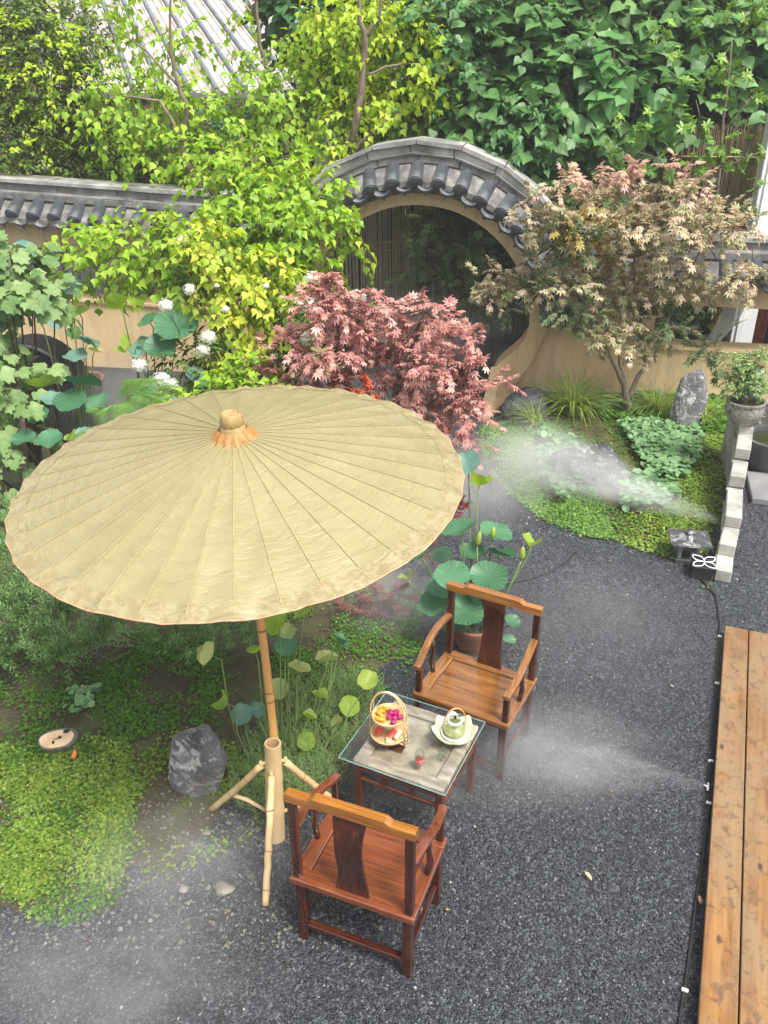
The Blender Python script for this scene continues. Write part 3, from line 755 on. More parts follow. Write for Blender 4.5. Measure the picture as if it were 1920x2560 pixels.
# ================================================================== FURNITURE
def make_chair(name, label, loc, rz, group, seatwood=seatwood):
    t = thing(name, label, 'chair', (*loc, 0), rz, group)
    Wd, D, S, HB, HA = .686, .548, .50, 1.09, .746
    X, Y = Wd/2-.045, D/2-.045
    for sx in (-1, 1):
        for sy in (-1, 1):
            MB().box((sx*X, sy*Y, .228), (.052, .052, .456), bev=.004).build('leg', wood[2], t)
    # seat frame of four rails round a sunk panel of boards
    fr = thing('seat', None, None); fr.parent = t
    rw = .085
    MB().box((0, D/2-rw/2, S-.022), (Wd, rw, .044), bev=.006).build('seat_rail', seatwood[0], fr)
    MB().box((0, -D/2+rw/2, S-.022), (Wd, rw, .044), bev=.006).build('seat_rail', seatwood[0], fr)
    for sx in (-1, 1): MB().box((sx*(Wd/2-rw/2), 0, S-.0225), (rw, D-2*rw-.002, .043), bev=.006).build('seat_rail', seatwood[1], fr)
    iw = Wd-2*rw-.006; idp = (D-2*rw-.006)/3
    for k in range(3):
        MB().box((0, (k-1)*idp, S-.026), (iw, idp-.0015, .026), bev=.0015).build('seat_board', seatwood[0], fr)
    for sy in (-1, 1): MB().box((0, sy*(Y+.004), .436), (Wd-.14, .022, .036), bev=.003).build('apron', wood[0], t)
    for sx in (-1, 1): MB().box((sx*(X+.004), 0, .436), (.022, D-.14, .036), bev=.003).build('apron', wood[1], t)
    for sy, z in ((1, .075), (-1, .115)): MB().box((0, sy*Y, z), (2*X-.052, .040, .030), bev=.004).build('stretcher', wood[0], t)
    for sx in (-1, 1): MB().box((sx*X, 0, .155), (.026, 2*Y-.052, .034), bev=.004).build('stretcher', wood[1], t)
    # posts above the seat
    PX, PY = Wd/2-.034, -D/2+.034
    for sx in (-1, 1):
        MB().box((sx*PX, PY, (S+HB-.048)/2), (.044, .040, HB-.048-S), bev=.004).build('back_post', wood[2], t)
        MB().box((sx*(PX), D/2-.034, (S+HA-.02)/2), (.040, .036, HA-.02-S), bev=.004).build('arm_post', wood[2], t)
    # crest rail: raised middle between two small steps
    out = [(-Wd/2+.004, HB-.052), (-.20, HB-.052), (-.175, HB-.044), (.175, HB-.044), (.20, HB-.052), (Wd/2-.004, HB-.052), (Wd/2-.004, HB-.004), (.215, HB-.004), (.185, HB+.016), (-.185, HB+.016), (-.215, HB-.004), (-Wd/2+.004, HB-.004)]
    MB().prism(out, lambda a, b, d: (a, PY-.024+d, b), .050).build('crest_rail', crestwood, t)
    # splat: waisted outline, gentle S bend
    mb = MB(); n = 16; v = []; f = []
    for i in range(n+1):
        q = i/n; z = S+(HB-.048-S)*q; hw = .078+.012*math.cos(q*2*PI*1.0)-.006*math.sin(q*PI*3)
        yy = PY+.006-.030*math.sin(q*PI*1.0)*1.0+.014*math.sin(q*2*PI)
        for sx, dy in ((-1, -.008), (1, -.008), (1, .008), (-1, .008)): v.append((sx*hw, yy+dy, z))
    for i in range(n):
        for k in range(4): f.append((i*4+k, i*4+(k+1) % 4, i*4+4+(k+1) % 4, i*4+4+k))
    f += [(3, 2, 1, 0), (n*4, n*4+1, n*4+2, n*4+3)]
    mb.add(v, f); sp = mb.build('splat', wood[2], t, math.radians(30))
    # carved panel on the splat: small raised strokes inside a frame, abstract seal-like relief
    mb = MB(); zc = .90
    for (cx, cz, w_, h_) in ((0, .052, .10, .004), (0, -.052, .10, .004), (-.05, 0, .004, .10), (.05, 0, .004, .10), (-.018, .03, .05, .005), (.02, .012, .004, .05), (-.022, -.005, .004, .045), (0, -.018, .06, .005), (.012, -.035, .05, .004), (-.002, .0, .03, .004)):
        mb.box((cx, PY-.003, zc+cz), (w_, .006, h_))
    mb.build('carving', wood[2], sp)
    # arms: flat curved rails
    for sx in (-1, 1):
        pts = []; m = 12
        for i in range(m+1):
            q = i/m; y = PY+.02+(D-.054)*q; z = .832-.10*(q**1.0)+.020*math.sin(q*PI*1.6)
            x = sx*(PX+.002+.020*math.sin(q*PI)); pts.append((x, y, z))
        v = []; f = []
        for x, y, z in pts:
            for dx, dz in ((-.021, -.014), (.021, -.014), (.023, .010), (0, .015), (-.023, .010)): v.append((x+dx, y, z+dz))
        for i in range(m):
            for k in range(5): f.append((i*5+k, i*5+(k+1) % 5, i*5+5+(k+1) % 5, i*5+5+k))
        f += [(4, 3, 2, 1, 0), tuple(m*5+k for k in range(5))]
        mb = MB(); mb.add(v, f); mb.build('armrest', seatwood[1], t, math.radians(35))
        mb = MB(); mb.tube([(sx*(PX+.006), .01, S), (sx*(PX+.020), .012, S+.09), (sx*(PX+.010), .006, S+.19), (sx*(PX+.020), .0, .775)], [.016, .019, .014, .012], 8)
        mb.build('arm_spindle', wood[2], t, True)
    return t
redseat = [woodmat('red_seat_%s' % a, i, (.075, .016, .007), (.175, .045, .017), (.28, .09, .032), .2, .9) for i, a in enumerate('xyz')]
crestwood = woodmat('crest_wood', 0, (.15, .045, .010), (.29, .11, .02), (.42, .20, .045), .2, .7)  # golden base colour imitates the sky's reflection on the crest rail
make_chair('armchair', 'nearer reddish wooden armchair seen from behind, front of the table', (-.086, 3.078), -.381, 'carved wooden armchairs', redseat)
make_chair('armchair', 'farther brown wooden armchair facing the camera, beside the potted lotus', (.612, 4.469), 2.632, 'carved wooden armchairs')

# tea table with a loose glass top
TX, TY, TR = .171, 3.894, -.455
tt = thing('tea_table', 'square antique tea table with lattice apron under a sheet of glass', 'table', (TX, TY, 0), TR)
x0, x1, y0, y1 = -.268, .318, -.300, .292; H = .545
for x in (x0+.027, x1-.027):
    for y in (y0+.027, y1-.027):
        MB().box((x, y, (H-.045)/2), (.048, .048, H-.045), bev=.005).build('leg', tablewood[2], tt)
cx_, cy_ = (x0+x1)/2, (y0+y1)/2; wx, wy = x1-x0, y1-y0
for sy in (y0, y1): 
    s = 1 if sy == y1 else -1
    MB().box((cx_, sy-s*.04, H-.022), (wx, .08, .044), bev=.008).build('top_rail', oldwood, tt)
for sx in (x0, x1):
    s = 1 if sx == x1 else -1
    MB().box((sx-s*.04, cy_, H-.0225), (.08, wy-.162, .043), bev=.008).build('top_rail', oldwood, tt)
MB().box((cx_, cy_, H-.030), (wx-.164, wy-.164, .020), bev=.002).build('top_panel', simple('worn_panel', (.14, .10, .07), (.45, .39, .30), 9, .65, .5, 40, mid=(.30, .245, .18)), tt)
MB().box((cx_-.10, cy_-.08, H-.0192), (.09, .07, .002)).build('stain_patch', tablewood[0], tt)  # thin darker patch lying on the top panel
for sy in (y0+.016, y1-.016):
    MB().box((cx_, sy, .395), (wx-.10, .022, .024), bev=.003).build('apron_rail', tablewood[0], tt)
    MB().box((cx_, sy, .478), (wx-.10, .022, .022), bev=.003).build('apron_rail', tablewood[0], tt)
    for q in (-1, 1): MB().box((cx_+q*wx/6.5, sy, .437), (.030, .020, .058), bev=.002).build('apron_strut', tablewood[2], tt)
for sx in (x0+.016, x1-.016):
    MB().box((sx, cy_, .395), (.022, wy-.10, .024), bev=.003).build('apron_rail', tablewood[1], tt)
    MB().box((sx, cy_, .478), (.022, wy-.10, .022), bev=.003).build('apron_rail', tablewood[1], tt)
    for q in (-1, 1): MB().box((sx, cy_+q*wy/6.5, .437), (.020, .030, .058), bev=.002).build('apron_strut', tablewood[2], tt)
def glassmat(name, col=(1, 1, 1), rough=.0, ior=1.45, thin=True, fac=.12):
    n = N(name); g = n.new('BsdfGlossy'); g.inputs['Roughness'].default_value = rough+.015; g.inputs[0].default_value = (1, 1, 1, 1)
    tr = n.new('BsdfTransparent'); tr.inputs[0].default_value = (*col, 1)
    lw = n.new('LayerWeight'); lw.inputs[0].default_value = .5; pw_ = n.new('Math', operation='POWER'); n.l(lw.outputs['Facing'], pw_.inputs[0]); pw_.inputs[1].default_value = 3.5
    fr = n.new('MapRange'); n.l(pw_.outputs[0], fr.inputs[0]); fr.inputs[3].default_value = (ior-1)*.05; fr.inputs[4].default_value = .9
    m = n.new('MixShader'); n.l(fr.outputs[0], m.inputs[0]); n.l(tr.outputs[0], m.inputs[1]); n.l(g.outputs[0], m.inputs[2])
    return n.done(m.outputs[0])
glass_sheet = glassmat('glass_sheet', (.96, .985, .98), .0, 1.5)
glass_edge = simple('glass_edge', (.25, .42, .38), (.42, .58, .54), 20, .15, 0)
clearglass = glassmat('clear_glass', (.95, .97, .96), .0, 1.5)
gs = MB().box((0, 0, .5525), (.688, .664, .010), bev=.002).build('glass_sheet', glass_sheet)
gs.location = (TX, TY, 0); gs.rotation_euler = (0, 0, TR)
tag(gs, 'clear greenish glass sheet lying on the square tea table', 'glass sheet')
ge = MB()
for a, b, c_, d_ in ((0, .3325, .690, .0016), (0, -.3325, .690, .0016), (.3445, 0, .0016, .664), (-.3445, 0, .0016, .664)): ge.box((a, b, .5525), (c_, d_, .009))
ge.build('glass_edge', glass_edge, gs)
GT = .5578
def on_table(px, py, z=0): p = gz(px, py, GT+z); return p

# two-tier bamboo basket stand
B0 = on_table(972, 1845); R1 = .105
bs = thing('basket_stand', 'two tier bamboo snack basket with a tall hoop handle on the glass', 'basket stand', (B0.x, B0.y, GT), TR)
def basket(z, r, nm):
    o = MB().lathe([(0, z), (r*.72, z), (r*.9, z+.012), (r, z+.035), (r*.97, z+.035), (r*.87, z+.016), (r*.70, z+.005), (0, z+.005)], n=32).build(nm, cane, bs, True)
    mb = MB(); mb.tube([(r*math.cos(a), r*math.sin(a), z+.036) for a in np.linspace(0, 2*PI, 33)], .0045, 6); 
    mb.tube([(r*.93*math.cos(a), r*.93*math.sin(a), z+.020) for a in np.linspace(0, 2*PI, 33)], .003, 5)
    mb.build('rim', cane, o, True)
    mb = MB()
    for k in range(-8, 9):
        h = math.sqrt(max(0, (r*.7)**2-(k*r*.085)**2))
        mb.box((k*r*.085, 0, z+.0062), (r*.05, 2*h, .0015))
    mb.build('weave', cane, o)
    return o
basket(.018, .112, 'tray'); basket(.150, .100, 'tray')
for sx in (-1, 1):
    for dy in (-.028, .028):
        pass
hp = []
for i in range(25):
    a = PI*i/24; hp.append((-.112*math.cos(a), 0, .21+.145*math.sin(a)))
for dy in (-.020, .020):
    path = [(-.118, dy, 0), (-.117, dy, .1)]+[(x, dy*(1-.8*math.sin(PI*i/24)), z) for i, (x, _, z) in enumerate(hp)]+[(.117, dy, .1), (.118, dy, 0)]
    MB().tube(path, .0048, 7).build('hoop', cane, bs, True)
mb = MB()
for a in (-1, 1):
    mb.tube([(a*.1175, -.03, .03), (a*.1175, .03, .03)], .003, 6); mb.tube([(a*.1175, -.03, .16), (a*.1175, .03, .16)], .003, 6)
mb.tube([(-.13, -.02, .006), (.13, -.02, .006)], .004, 6); mb.tube([(-.13, .02, .006), (.13, .02, .006)], .004, 6)
mb.build('cross_brace', cane, bs, True)
mb = MB(); mb.tube([hp[9], (hp[12][0], 0, hp[12][2]+.001), hp[15]], .0085, 8); mb.build('handle_wrap', simple('pale_cane_wrap', (.62, .50, .36), (.78, .68, .55), 40, .5, .3), bs, True)
def fruit(name, m, items, lab, cat, grp=None):
    for it, l in zip(items, lab):
        (x, y, z), d, r = it
        o = MB().box((0, 0, 0), d, bev=min(d)*.18).build(name, m, None, math.radians(50)); M = bs.matrix_basis @ Vector((x, y, z)); o.location = Vector(bs.location)+Matrix.Rotation(TR, 3, 'Z') @ Vector((x, y, z)); o.rotation_euler = (*r[:2], r[2]+TR)
        tag(o, l, cat, grp)
orange_m = simple('orange_flesh', (.75, .22, .01), (.95, .42, .03), 60, .35, .2)
pink_m = simple('dragonfruit_flesh', (.30, .005, .09), (.62, .02, .25), 30, .35, .3)
red_m = simple('melon_flesh', (.62, .04, .04), (.85, .14, .12), 40, .35, .2)
rind_m = simple('melon_rind', (.45, .55, .14), (.70, .74, .40), 30, .45, .1)
pale_m = simple('pale_melon', (.72, .66, .36), (.82, .76, .50), 30, .4, .1)
tz = .150+.026
fruit('orange_slice', orange_m, [((-.060, .020, tz), (.05, .022, .022), (.3, .2, .5)), ((-.052, -.012, tz+.006), (.055, .02, .02), (.2, .3, -.2)), ((-.035, -.045, tz), (.06, .024, .022), (.1, .2, .3)), ((-.068, .045, tz), (.045, .022, .02), (.2, .1, 1.0)), ((-.04, .05, tz), (.05, .02, .02), (.3, 0, .4))],
      ['orange fruit slice leaning at the upper basket centre left', 'orange fruit slice on top of the orange pile in the upper basket', 'orange fruit slice nearest the front rim of the upper basket', 'orange fruit slice at the far left rim of the upper basket', 'orange fruit slice at the back of the upper basket'], 'fruit', 'orange slices in the upper basket')
its = []; labs = []
for k, (x, y, z) in enumerate([(.02, .03, .004), (.045, -.005, .006), (.01, -.012, .01), (.062, .022, .0), (.03, .055, .0), (.0, .03, .012), (.05, -.035, -.002), (.035, .018, .024), (.015, .005, .028)]):
    its.append(((x, y, tz+z), (.032, .028, .024), (random.random(), random.random(), random.random()*3)))
    labs.append('magenta dragon fruit cube ' + ['behind the middle of the upper basket', 'at the right of the pile', 'beside the orange slices', 'against the right rim', 'at the back rim', 'back left of the pink pile', 'nearest the front right rim', 'on top of the pink pile', 'topmost front piece of the pile'][k])
fruit('dragonfruit_cube', pink_m, its, labs, 'fruit', 'dragon fruit cubes in the upper basket')
tz = .018+.03
fruit('melon_slice', red_m, [((.025, -.008, tz+.002), (.034, .074, .020), (.25, 0, -.1))], ['red watermelon wedge standing in the lower tray with seeds and rind'], 'fruit')
w_ = bpy.data.objects['melon_slice']; MB().box((0, -.043, 0), (.033, .012, .019), bev=.002).build('rind', rind_m, w_)
mb = MB()
for (a, b) in ((-.006, .012), (.007, .02), (.004, -.004), (-.005, -.014)): mb.box((a, b, .0103), (.003, .005, .002))
mb.build('seed', blackm, w_, props=STUFF)
fruit('melon_block', pale_m, [((-.012, .036, tz+.004), (.036, .030, .034), (0, .1, .1)), ((.062, .0, tz+.004), (.024, .07, .022), (.1, .1, -.05)), ((.03, -.062, tz-.01), (.034, .028, .022), (0, 0, .2))], ['pale melon cube at the back of the lower tray', 'long pale melon stick at the right of the lower tray', 'green tinted melon piece at the front of the lower tray'], 'fruit', 'melon pieces in the lower tray')
fruit('red_fruit_slice', red_m, [((-.062, .022, tz), (.03, .022, .014), (.3, .1, .3)), ((-.058, .0, tz+.004), (.034, .02, .012), (.2, .2, -.3)), ((-.062, -.02, tz), (.030, .02, .014), (.4, .1, .1)), ((-.052, -.036, tz-.006), (.03, .018, .012), (.1, .1, .5))],
      ['red fruit slice furthest back on the left of the lower tray', 'red fruit slice second from the back in the lower tray', 'red fruit slice third from the back in the lower tray', 'red fruit slice nearest the front left of the lower tray'], 'fruit', 'red slices in the lower tray')

# celadon bowl with wavy rim, small dish, glass teapot with cane handle
celadon = simple('celadon_glaze', (.52, .52, .37), (.66, .65, .50), 5, .22, .05, coat=.5)
celadon2 = simple('pale_celadon_glaze', (.64, .65, .55), (.74, .75, .66), 5, .2, .05, coat=.5)
bp = on_table(1135, 1842)
bowl = MB().lathe([(0, 0), (.055, 0), (.06, .006), (.095, .02), (.122, .045), (.134, .068), (.128, .068), (.115, .048), (.09, .027), (.05, .012), (0, .012)], n=64,
    wob=lambda t, i: .065*math.cos(8*t)*(0, 0, 0, .15, .5, 1, 1, .5, .15, 0, 0)[i]).build('wavy_bowl', celadon, None, True)
for v_ in bowl.data.vertices:
    r = math.hypot(v_.co.x, v_.co.y)
    if r > .11: v_.co.z += .010*math.cos(8*math.atan2(v_.co.y, v_.co.x))*(r-.10)/.03
bowl.location = (bp.x, bp.y, GT); tag(bowl, 'pale celadon bowl with a wavy rim under the glass teapot', 'bowl')
dish = MB().lathe([(0, 0), (.05, 0), (.075, .010), (.082, .026), (.076, .026), (.068, .014), (0, .010)], n=40).build('warmer_dish', celadon2, None, True); dish.location = (bp.x, bp.y, GT+.014); tag(dish, 'small round celadon dish inside the wavy bowl', 'dish')
tp = thing('glass_teapot', 'round glass teapot of pale green tea with an arched cane handle', 'teapot', (bp.x+.003, bp.y+.008, GT+.026), 0)
MB().lathe([(0, 0), (.052, 0), (.066, .018), (.070, .042), (.064, .070), (.050, .094), (.044, .100), (.043, .100), (.049, .092), (.062, .070), (.068, .042), (.064, .019), (.05, .003), (0, .003)], n=36).build('pot_body', clearglass, tp, True)
n_ = N('green_tea'); c_ = n_.ramp(n_.noise(n_.coords(), 22, 4), [(.35, (.60, .60, .25)), (.65, (.82, .82, .55))])
p_ = n_.pbr(c_, .1, None, .5); t_ = n_.new('BsdfTranslucent'); n_.l(c_, t_.inputs[0]); m_ = n_.new('MixShader'); m_.inputs[0].default_value = .6; n_.l(p_, m_.inputs[1]); n_.l(t_.outputs[0], m_.inputs[2])
MB().lathe([(0, .004), (.049, .004), (.063, .020), (.066, .042), (.063, .060), (0, .061)], n=36).build('tea', n_.done(m_.outputs[0]), tp, True)
MB().lathe([(0, .112), (.02, .111), (.04, .104), (.046, .100), (.040, .098), (0, .098)], n=30).build('lid', glassmat('lid_glass', (.86, .9, .88), .05, 1.7), tp, True)
MB().lathe([(.036, .106), (.047, .101), (.049, .097), (.038, .100)], n=30).build('lid_ring', celadon2, tp, True)
MB().lathe([(0, .112), (.006, .112), (.0075, .120), (.007, .132), (0, .134)], n=14).build('lid_knob', blackm, tp, True)
MB().tube([(-.058, -.02, .040), (-.078, -.03, .056), (-.088, -.036, .080)], [.014, .010, .007], 12, cap=False).build('spout', clearglass, tp, True)
mb = MB(); mb.tube([(.058*math.cos(a)*1.12, .012*math.cos(a), .088+.105*math.sin(a)) for a in np.linspace(-.15, PI+.15, 26)], .0062, 8, flat=.6); mb.build('handle', simple('bent_cane_handle', (.38, .20, .07), (.55, .33, .14), 30, .4, .2), tp, True)
mb = MB(); mb.tube([(-.066, -.013, .078), (-.048, -.010, .086)], .005, 8); mb.tube([(.066, .013, .078), (.048, .010, .086)], .005, 8); mb.build('handle_lug', celadon2, tp, True)

# two glasses
g1 = on_table(1049, 1912)
cg = thing('tall_glass', 'tall clear glass with dried roses and a pink drink', 'glass', (g1.x, g1.y, GT+.0005))
MB().lathe([(0, 0), (.024, 0), (.029, .012), (.030, .05), (.026, .105), (.0255, .105), (.0285, .05), (.027, .013), (0, .008)], n=28).build('cup', clearglass, cg, True)
MB().lathe([(0, .009), (.026, .013), (.0283, .03), (.0285, .045), (0, .045)], n=28).build('drink', simple('rose_drink', (.45, .05, .06), (.65, .16, .14), 40, .1, 0), cg, True)
mb = MB()
for k in range(7):
    a = k*2.4; c_ = (.014*math.cos(a), .014*math.sin(a), .05+.004*(k % 3)); mb.box(c_, (.011, .011, .009), (a, a*.7, a), bev=.003)
mb.build('petals', simple('dried_rose', (.20, .03, .04), (.45, .10, .10), 60, .6, .2), cg, props=STUFF)
g2 = on_table(1107, 1893)
cg = thing('small_glass', 'short fluted glass cup of water to the right of the pink drink', 'glass', (g2.x, g2.y, GT+.0005))
MB().lathe([(0, 0), (.018, 0), (.022, .012), (.024, .035), (.030, .048), (.029, .048), (.0225, .035), (.020, .014), (0, .008)], n=40, wob=lambda t, i: .06*math.cos(10*t) if 3 <= i <= 6 else 0).build('cup', clearglass, cg, True)
MB().lathe([(0, .010), (.0195, .015), (.0215, .028), (0, .0285)], n=24).build('water', glassmat('water_glass', (.86, .93, .92), 0, 1.33), cg, True)

# ================================================================== UMBRELLA ON ITS BAMBOO TRIPOD
um_c = Vector((-.766, 4.054, 2.268)); um_n = Vector((-.035, -.081, 1)).normalized(); UR, UD = 1.19, .272
def clothmat(name, a, b, gold=None):
    n = N(name); v = n.coords()
    f = n.noise(v, 3.2, 5, .6); c = n.ramp(f, [(.3, a), (.7, b)])
    if gold:
        f2 = n.noise(v, 13, 6, .7, 1.5); c = n.mix(n.ramp(f2, [(.42, (0, 0, 0)), (.60, (.85, .85, .85))]), c, gold)
    f3 = n.noise(n.coords((1, 1, 1)), 160, 2)
    # small dirt specks
    vo = n.new('TexVoronoi'); vo.inputs['Scale'].default_value = 9; n.l(v, vo.inputs['Vector'])
    sp = n.ramp(vo.outputs['Distance'], [(0, (1, 1, 1)), (.035, (0, 0, 0))])
    c = n.mix(sp, c, (.22, .17, .08))
    # wrinkles across the panels near the rim
    tc = n.new('TexCoord'); sx = n.new('SeparateXYZ'); n.l(tc.outputs['Object'], sx.inputs[0])
    ln = n.new('VectorMath', operation='LENGTH'); n.l(tc.outputs['Object'], ln.inputs[0])
    at_ = n.new('Math', operation='ARCTAN2'); n.l(sx.outputs['Y'], at_.inputs[0]); n.l(sx.outputs['X'], at_.inputs[1])
    cb = n.new('CombineXYZ'); mu = n.new('Math', operation='MULTIPLY'); n.l(ln.outputs['Value'], mu.inputs[0]); mu.inputs[1].default_value = 22
    mu2 = n.new('Math', operation='MULTIPLY'); n.l(at_.outputs[0], mu2.inputs[0]); mu2.inputs[1].default_value = 6
    n.l(mu.outputs[0], cb.inputs[0]); n.l(mu2.outputs[0], cb.inputs[1])
    wr = n.noise(cb.outputs[0], 1.0, 5, .6, .8)
    nb = n.bump(wr, .6, .024)
    p = n.pbr(c, .36, nb, .5, .15); p2 = n.new('BsdfTranslucent'); n.l(c, p2.inputs[0]); n.l(nb, p2.inputs['Normal'])
    m = n.new('MixShader'); m.inputs[0].default_value = .3; n.l(p, m.inputs[1]); n.l(p2.outputs[0], m.inputs[2])
    return n.done(m.outputs[0])
cloth = clothmat('oiled_cloth', (.355, .305, .15), (.42, .37, .20))
cloth_rim = clothmat('oiled_cloth_gold_rim', (.33, .255, .12), (.38, .31, .155), (.45, .40, .23))
um = thing('garden_umbrella', 'large pale yellow oiled cloth umbrella on a bamboo pole over the garden', 'umbrella', um_c)
um.rotation_euler = um_n.to_track_quat('Z', 'Y').to_euler()
NR = 36; SEG = 10
def cz(q): return UD*(1-q)**1.0*(1+.10*q)           # slightly domed cone
def canopy_pt(q, th, lift=0):
    u = (th/(2*PI)*NR) % 1; sag = math.sin(PI*u)**.8
    r = UR*q*(1-.008*sag*q**6); z = cz(q)-.011*sag*math.sin(PI*min(1, q*.98))**.5*q - .006*sag*q**8
    z += sag*(.005*math.sin(th*17.3+q*19)*q*q+.004*math.sin(th*41+q*33)*q**4)
    return (r*math.cos(th), r*math.sin(th), z+lift)
def canopy_part(nm, q0, q1, nr, m, lift=0, ragged=0):
    v = []; f = []; nt = NR*SEG
    for i in range(nr+1):
        q = q0+(q1-q0)*i/nr
        for k in range(nt):
            th = 2*PI*k/nt; qq = q
            if ragged and i == 0: qq = q+ragged*math.sin(th*23+2*math.sin(th*7))*.6
            v.append(canopy_pt(qq, th, lift))
    for i in range(nr):
        for k in range(nt): f.append((i*nt+k, i*nt+(k+1) % nt, (i+1)*nt+(k+1) % nt, (i+1)*nt+k))
    mb = MB(); mb.add(v, f); return mb.build(nm, m, um, True)
cp = canopy_part('canopy', .03, 1.0, 34, cloth)
canopy_part('rim_band', .918, 1.003, 6, cloth_rim, .0025, .004)
mb = MB(); mb.tube([canopy_pt(1.002, 2*PI*k/(NR*4), -.002) for k in range(NR*4+1)], .0042, 6, cap=False); mb.build('rim_cord', simple('rim_cord', (.42, .22, .12), (.62, .38, .24), 40, .6, .2), um, True)
seam_m = simple('rib_seam', (.32, .26, .12), (.42, .35, .18), 20, .6, .2)  # tan strips laid on the cloth imitate rib shadows showing through it
mb = MB(); mb.tube([canopy_pt(q, 0, .0030) for q in np.linspace(.055, .985, 24)], .0026, 5, flat=.55)
seam = mb.build('rib_seam', seam_m, um, True)
mb = MB(); mb.tube([Vector(canopy_pt(q, 0, -.012)) for q in np.linspace(.04, .99, 10)], .006, 5)
rib = mb.build('rib', bamboo, um, True)
for k in range(1, NR):
    for o0 in (seam, rib):
        o = o0.copy(); C.objects.link(o); o.rotation_euler = (0, 0, 2*PI*k/NR)
# stretchers under the canopy
mb = MB(); mb.tube([(UR*.42, 0, cz(.42)-.02), (.03, 0, -.22)], .005, 5); st0 = mb.build('stretcher', bamboo, um, True)
for k in range(1, NR):
    o = st0.copy(); C.objects.link(o); o.rotation_euler = (0, 0, 2*PI*k/NR)
MB().lathe([(0, -.25), (.034, -.25), (.036, -.20), (0, -.20)], n=16).build('hub', bamboo, um, True)
# ferrule wrapped in cloth
wrap = simple('cap_cloth', (.28, .19, .07), (.40, .29, .13), 20, .5, .3)
wrap_o = simple('cap_cloth_orange', (.30, .13, .03), (.40, .21, .07), 14, .5, .3)
zt = cz(.03)
MB().lathe([(.080, zt-.02), (.072, zt+.02), (.063, zt+.048), (.059, zt+.054), (.063, zt+.060), (.058, zt+.085), (.053, zt+.112), (.046, zt+.117), (.040, zt+.108), (0, zt+.106)], n=28, wob=lambda t, i: .03*math.sin(9*t+i)).build('cap', wrap, um, math.radians(50))
MB().lathe([(.074, zt+.030), (.100, zt+.004), (.120, zt-.022), (.117, zt-.024), (.09, zt-.01), (.07, zt+.02)], n=60, wob=lambda t, i: .10*math.sin(13*t+i*.3)*(0, .5, 1.3, 1.3, .5, 0)[i]).build('cap_ruffle', wrap_o, um, math.radians(50))
# pole
rim = gz(682, 1858, .77); base = gz(690, 2092, 0)
inv = (Matrix.Translation(um_c) @ um.rotation_euler.to_matrix().to_4x4()).inverted()
apex = um_c+um_n*(UD-.02); foot = rim+Vector((.012, 0, -.45))
q0 = gz(655, 1552, 1.35)
pts = []; rs = []; mid = rim+Vector((0, .01, .02))
for i in range(41):
    t = i/40; p = foot.lerp(apex, t)+Vector((.018*math.sin(t*PI*1.1), 0, 0)); nd = 1.07 if i % 8 == 4 else 1
    pts.append(inv @ p); rs.append(.026*(1-.22*t)*nd)
MB().tube(pts, rs, 14).build('pole', bamboo, um, True)
for i in (12, 13, 20, 28, 36):
    a, b = pts[i], pts[i].lerp(pts[i+1], .18); MB().tube([a, b], [rs[i]*1.09]*2, 14).build('node_ring', bamboo_node, um, True)

st = thing('umbrella_stand', 'bamboo tripod stand with a thick open culm holding the umbrella pole', 'stand', base)
ax = rim-base
def hollow(p0, p1, r0, r1, wall, nm, m):
    d = (p1-p0).normalized(); q = d.to_track_quat('Z', 'Y'); L = (p1-p0).length; mb = MB()
    prof = []
    for i in range(25):
        z = L*i/24; r = r0+(r1-r0)*i/24; prof.append((r*(1.06 if i in (8, 16) else 1), z))
    prof += [(r1-wall, L), (r1-wall, L-.12), (0, L-.12)]
    mb.lathe(prof, n=24); mb.v = [tuple(p0+q @ Vector(x)) for x in mb.v]; return mb.build(nm, m, st, math.radians(50))
hollow(Vector(), ax, .058, .048, .010, 'culm', bamboo_pale)
def leg(tx, foot_px, hz, r, seed):
    random.seed(seed); a = Vector(tx)-base; b = gz(*foot_px, .0)-base+Vector((0, 0, r)); pts = []; rs = []
    for i in range(17):
        t = i/16; pts.append(a.lerp(b, t)+Vector((random.uniform(-.003, .003), random.uniform(-.003, .003), -.012*math.sin(t*PI)))); rs.append(r*(1.09 if i in (4, 9, 14) else 1)*(1-.05*t))
    o = MB().tube(pts, rs, 12).build('leg', bamboo_pale, st, True)
    for i in (4, 9, 14): MB().tube([pts[i], pts[i].lerp(pts[i+1], .15)], rs[i]*1.05, 12).build('node_ring', bamboo_node, o, True)
    return a, b
la = leg(base.lerp(rim, .76)+Vector((-.004, -.075, .0)), (665, 2268), .55, .021, 1)
lb = leg(base.lerp(rim, .80)+Vector((-.070, -.02, .0)), (528, 2030), .6, .021, 2)
lc = leg(base.lerp(rim, .80)+Vector((.070, .01, .0)), (868, 2030), .6, .021, 3)
mb = MB()
for a, _ in (la, lb, lc):
    o = (a*1.0); mb.tube([o+Vector((0, 0, -.02)), o+Vector((0, 0, .035))], [.013, .010], 8)
    d = Vector((-a.x, -a.y, 0)).normalized(); mb.tube([o+Vector((0, 0, .012)), o+d*.055+Vector((0, 0, .012))], .010, 8)
mb.build('peg', bamboo_pale, st, True)
mb = MB(); mb.tube([lb[1].lerp(lb[0], .38), (lb[1].lerp(lb[0], .38)+Vector((.12, -.05, 0))), Vector((-.035, 0, .22))], [.014, .013, .011], 8); mb.build('brace', bamboo_pale, st, True)
mb = MB(); mb.tube([lc[1].lerp(lc[0], .3), Vector((.035, 0, .21))], [.013, .012], 8); mb.build('brace', bamboo_pale, st, True)
random.seed(11)

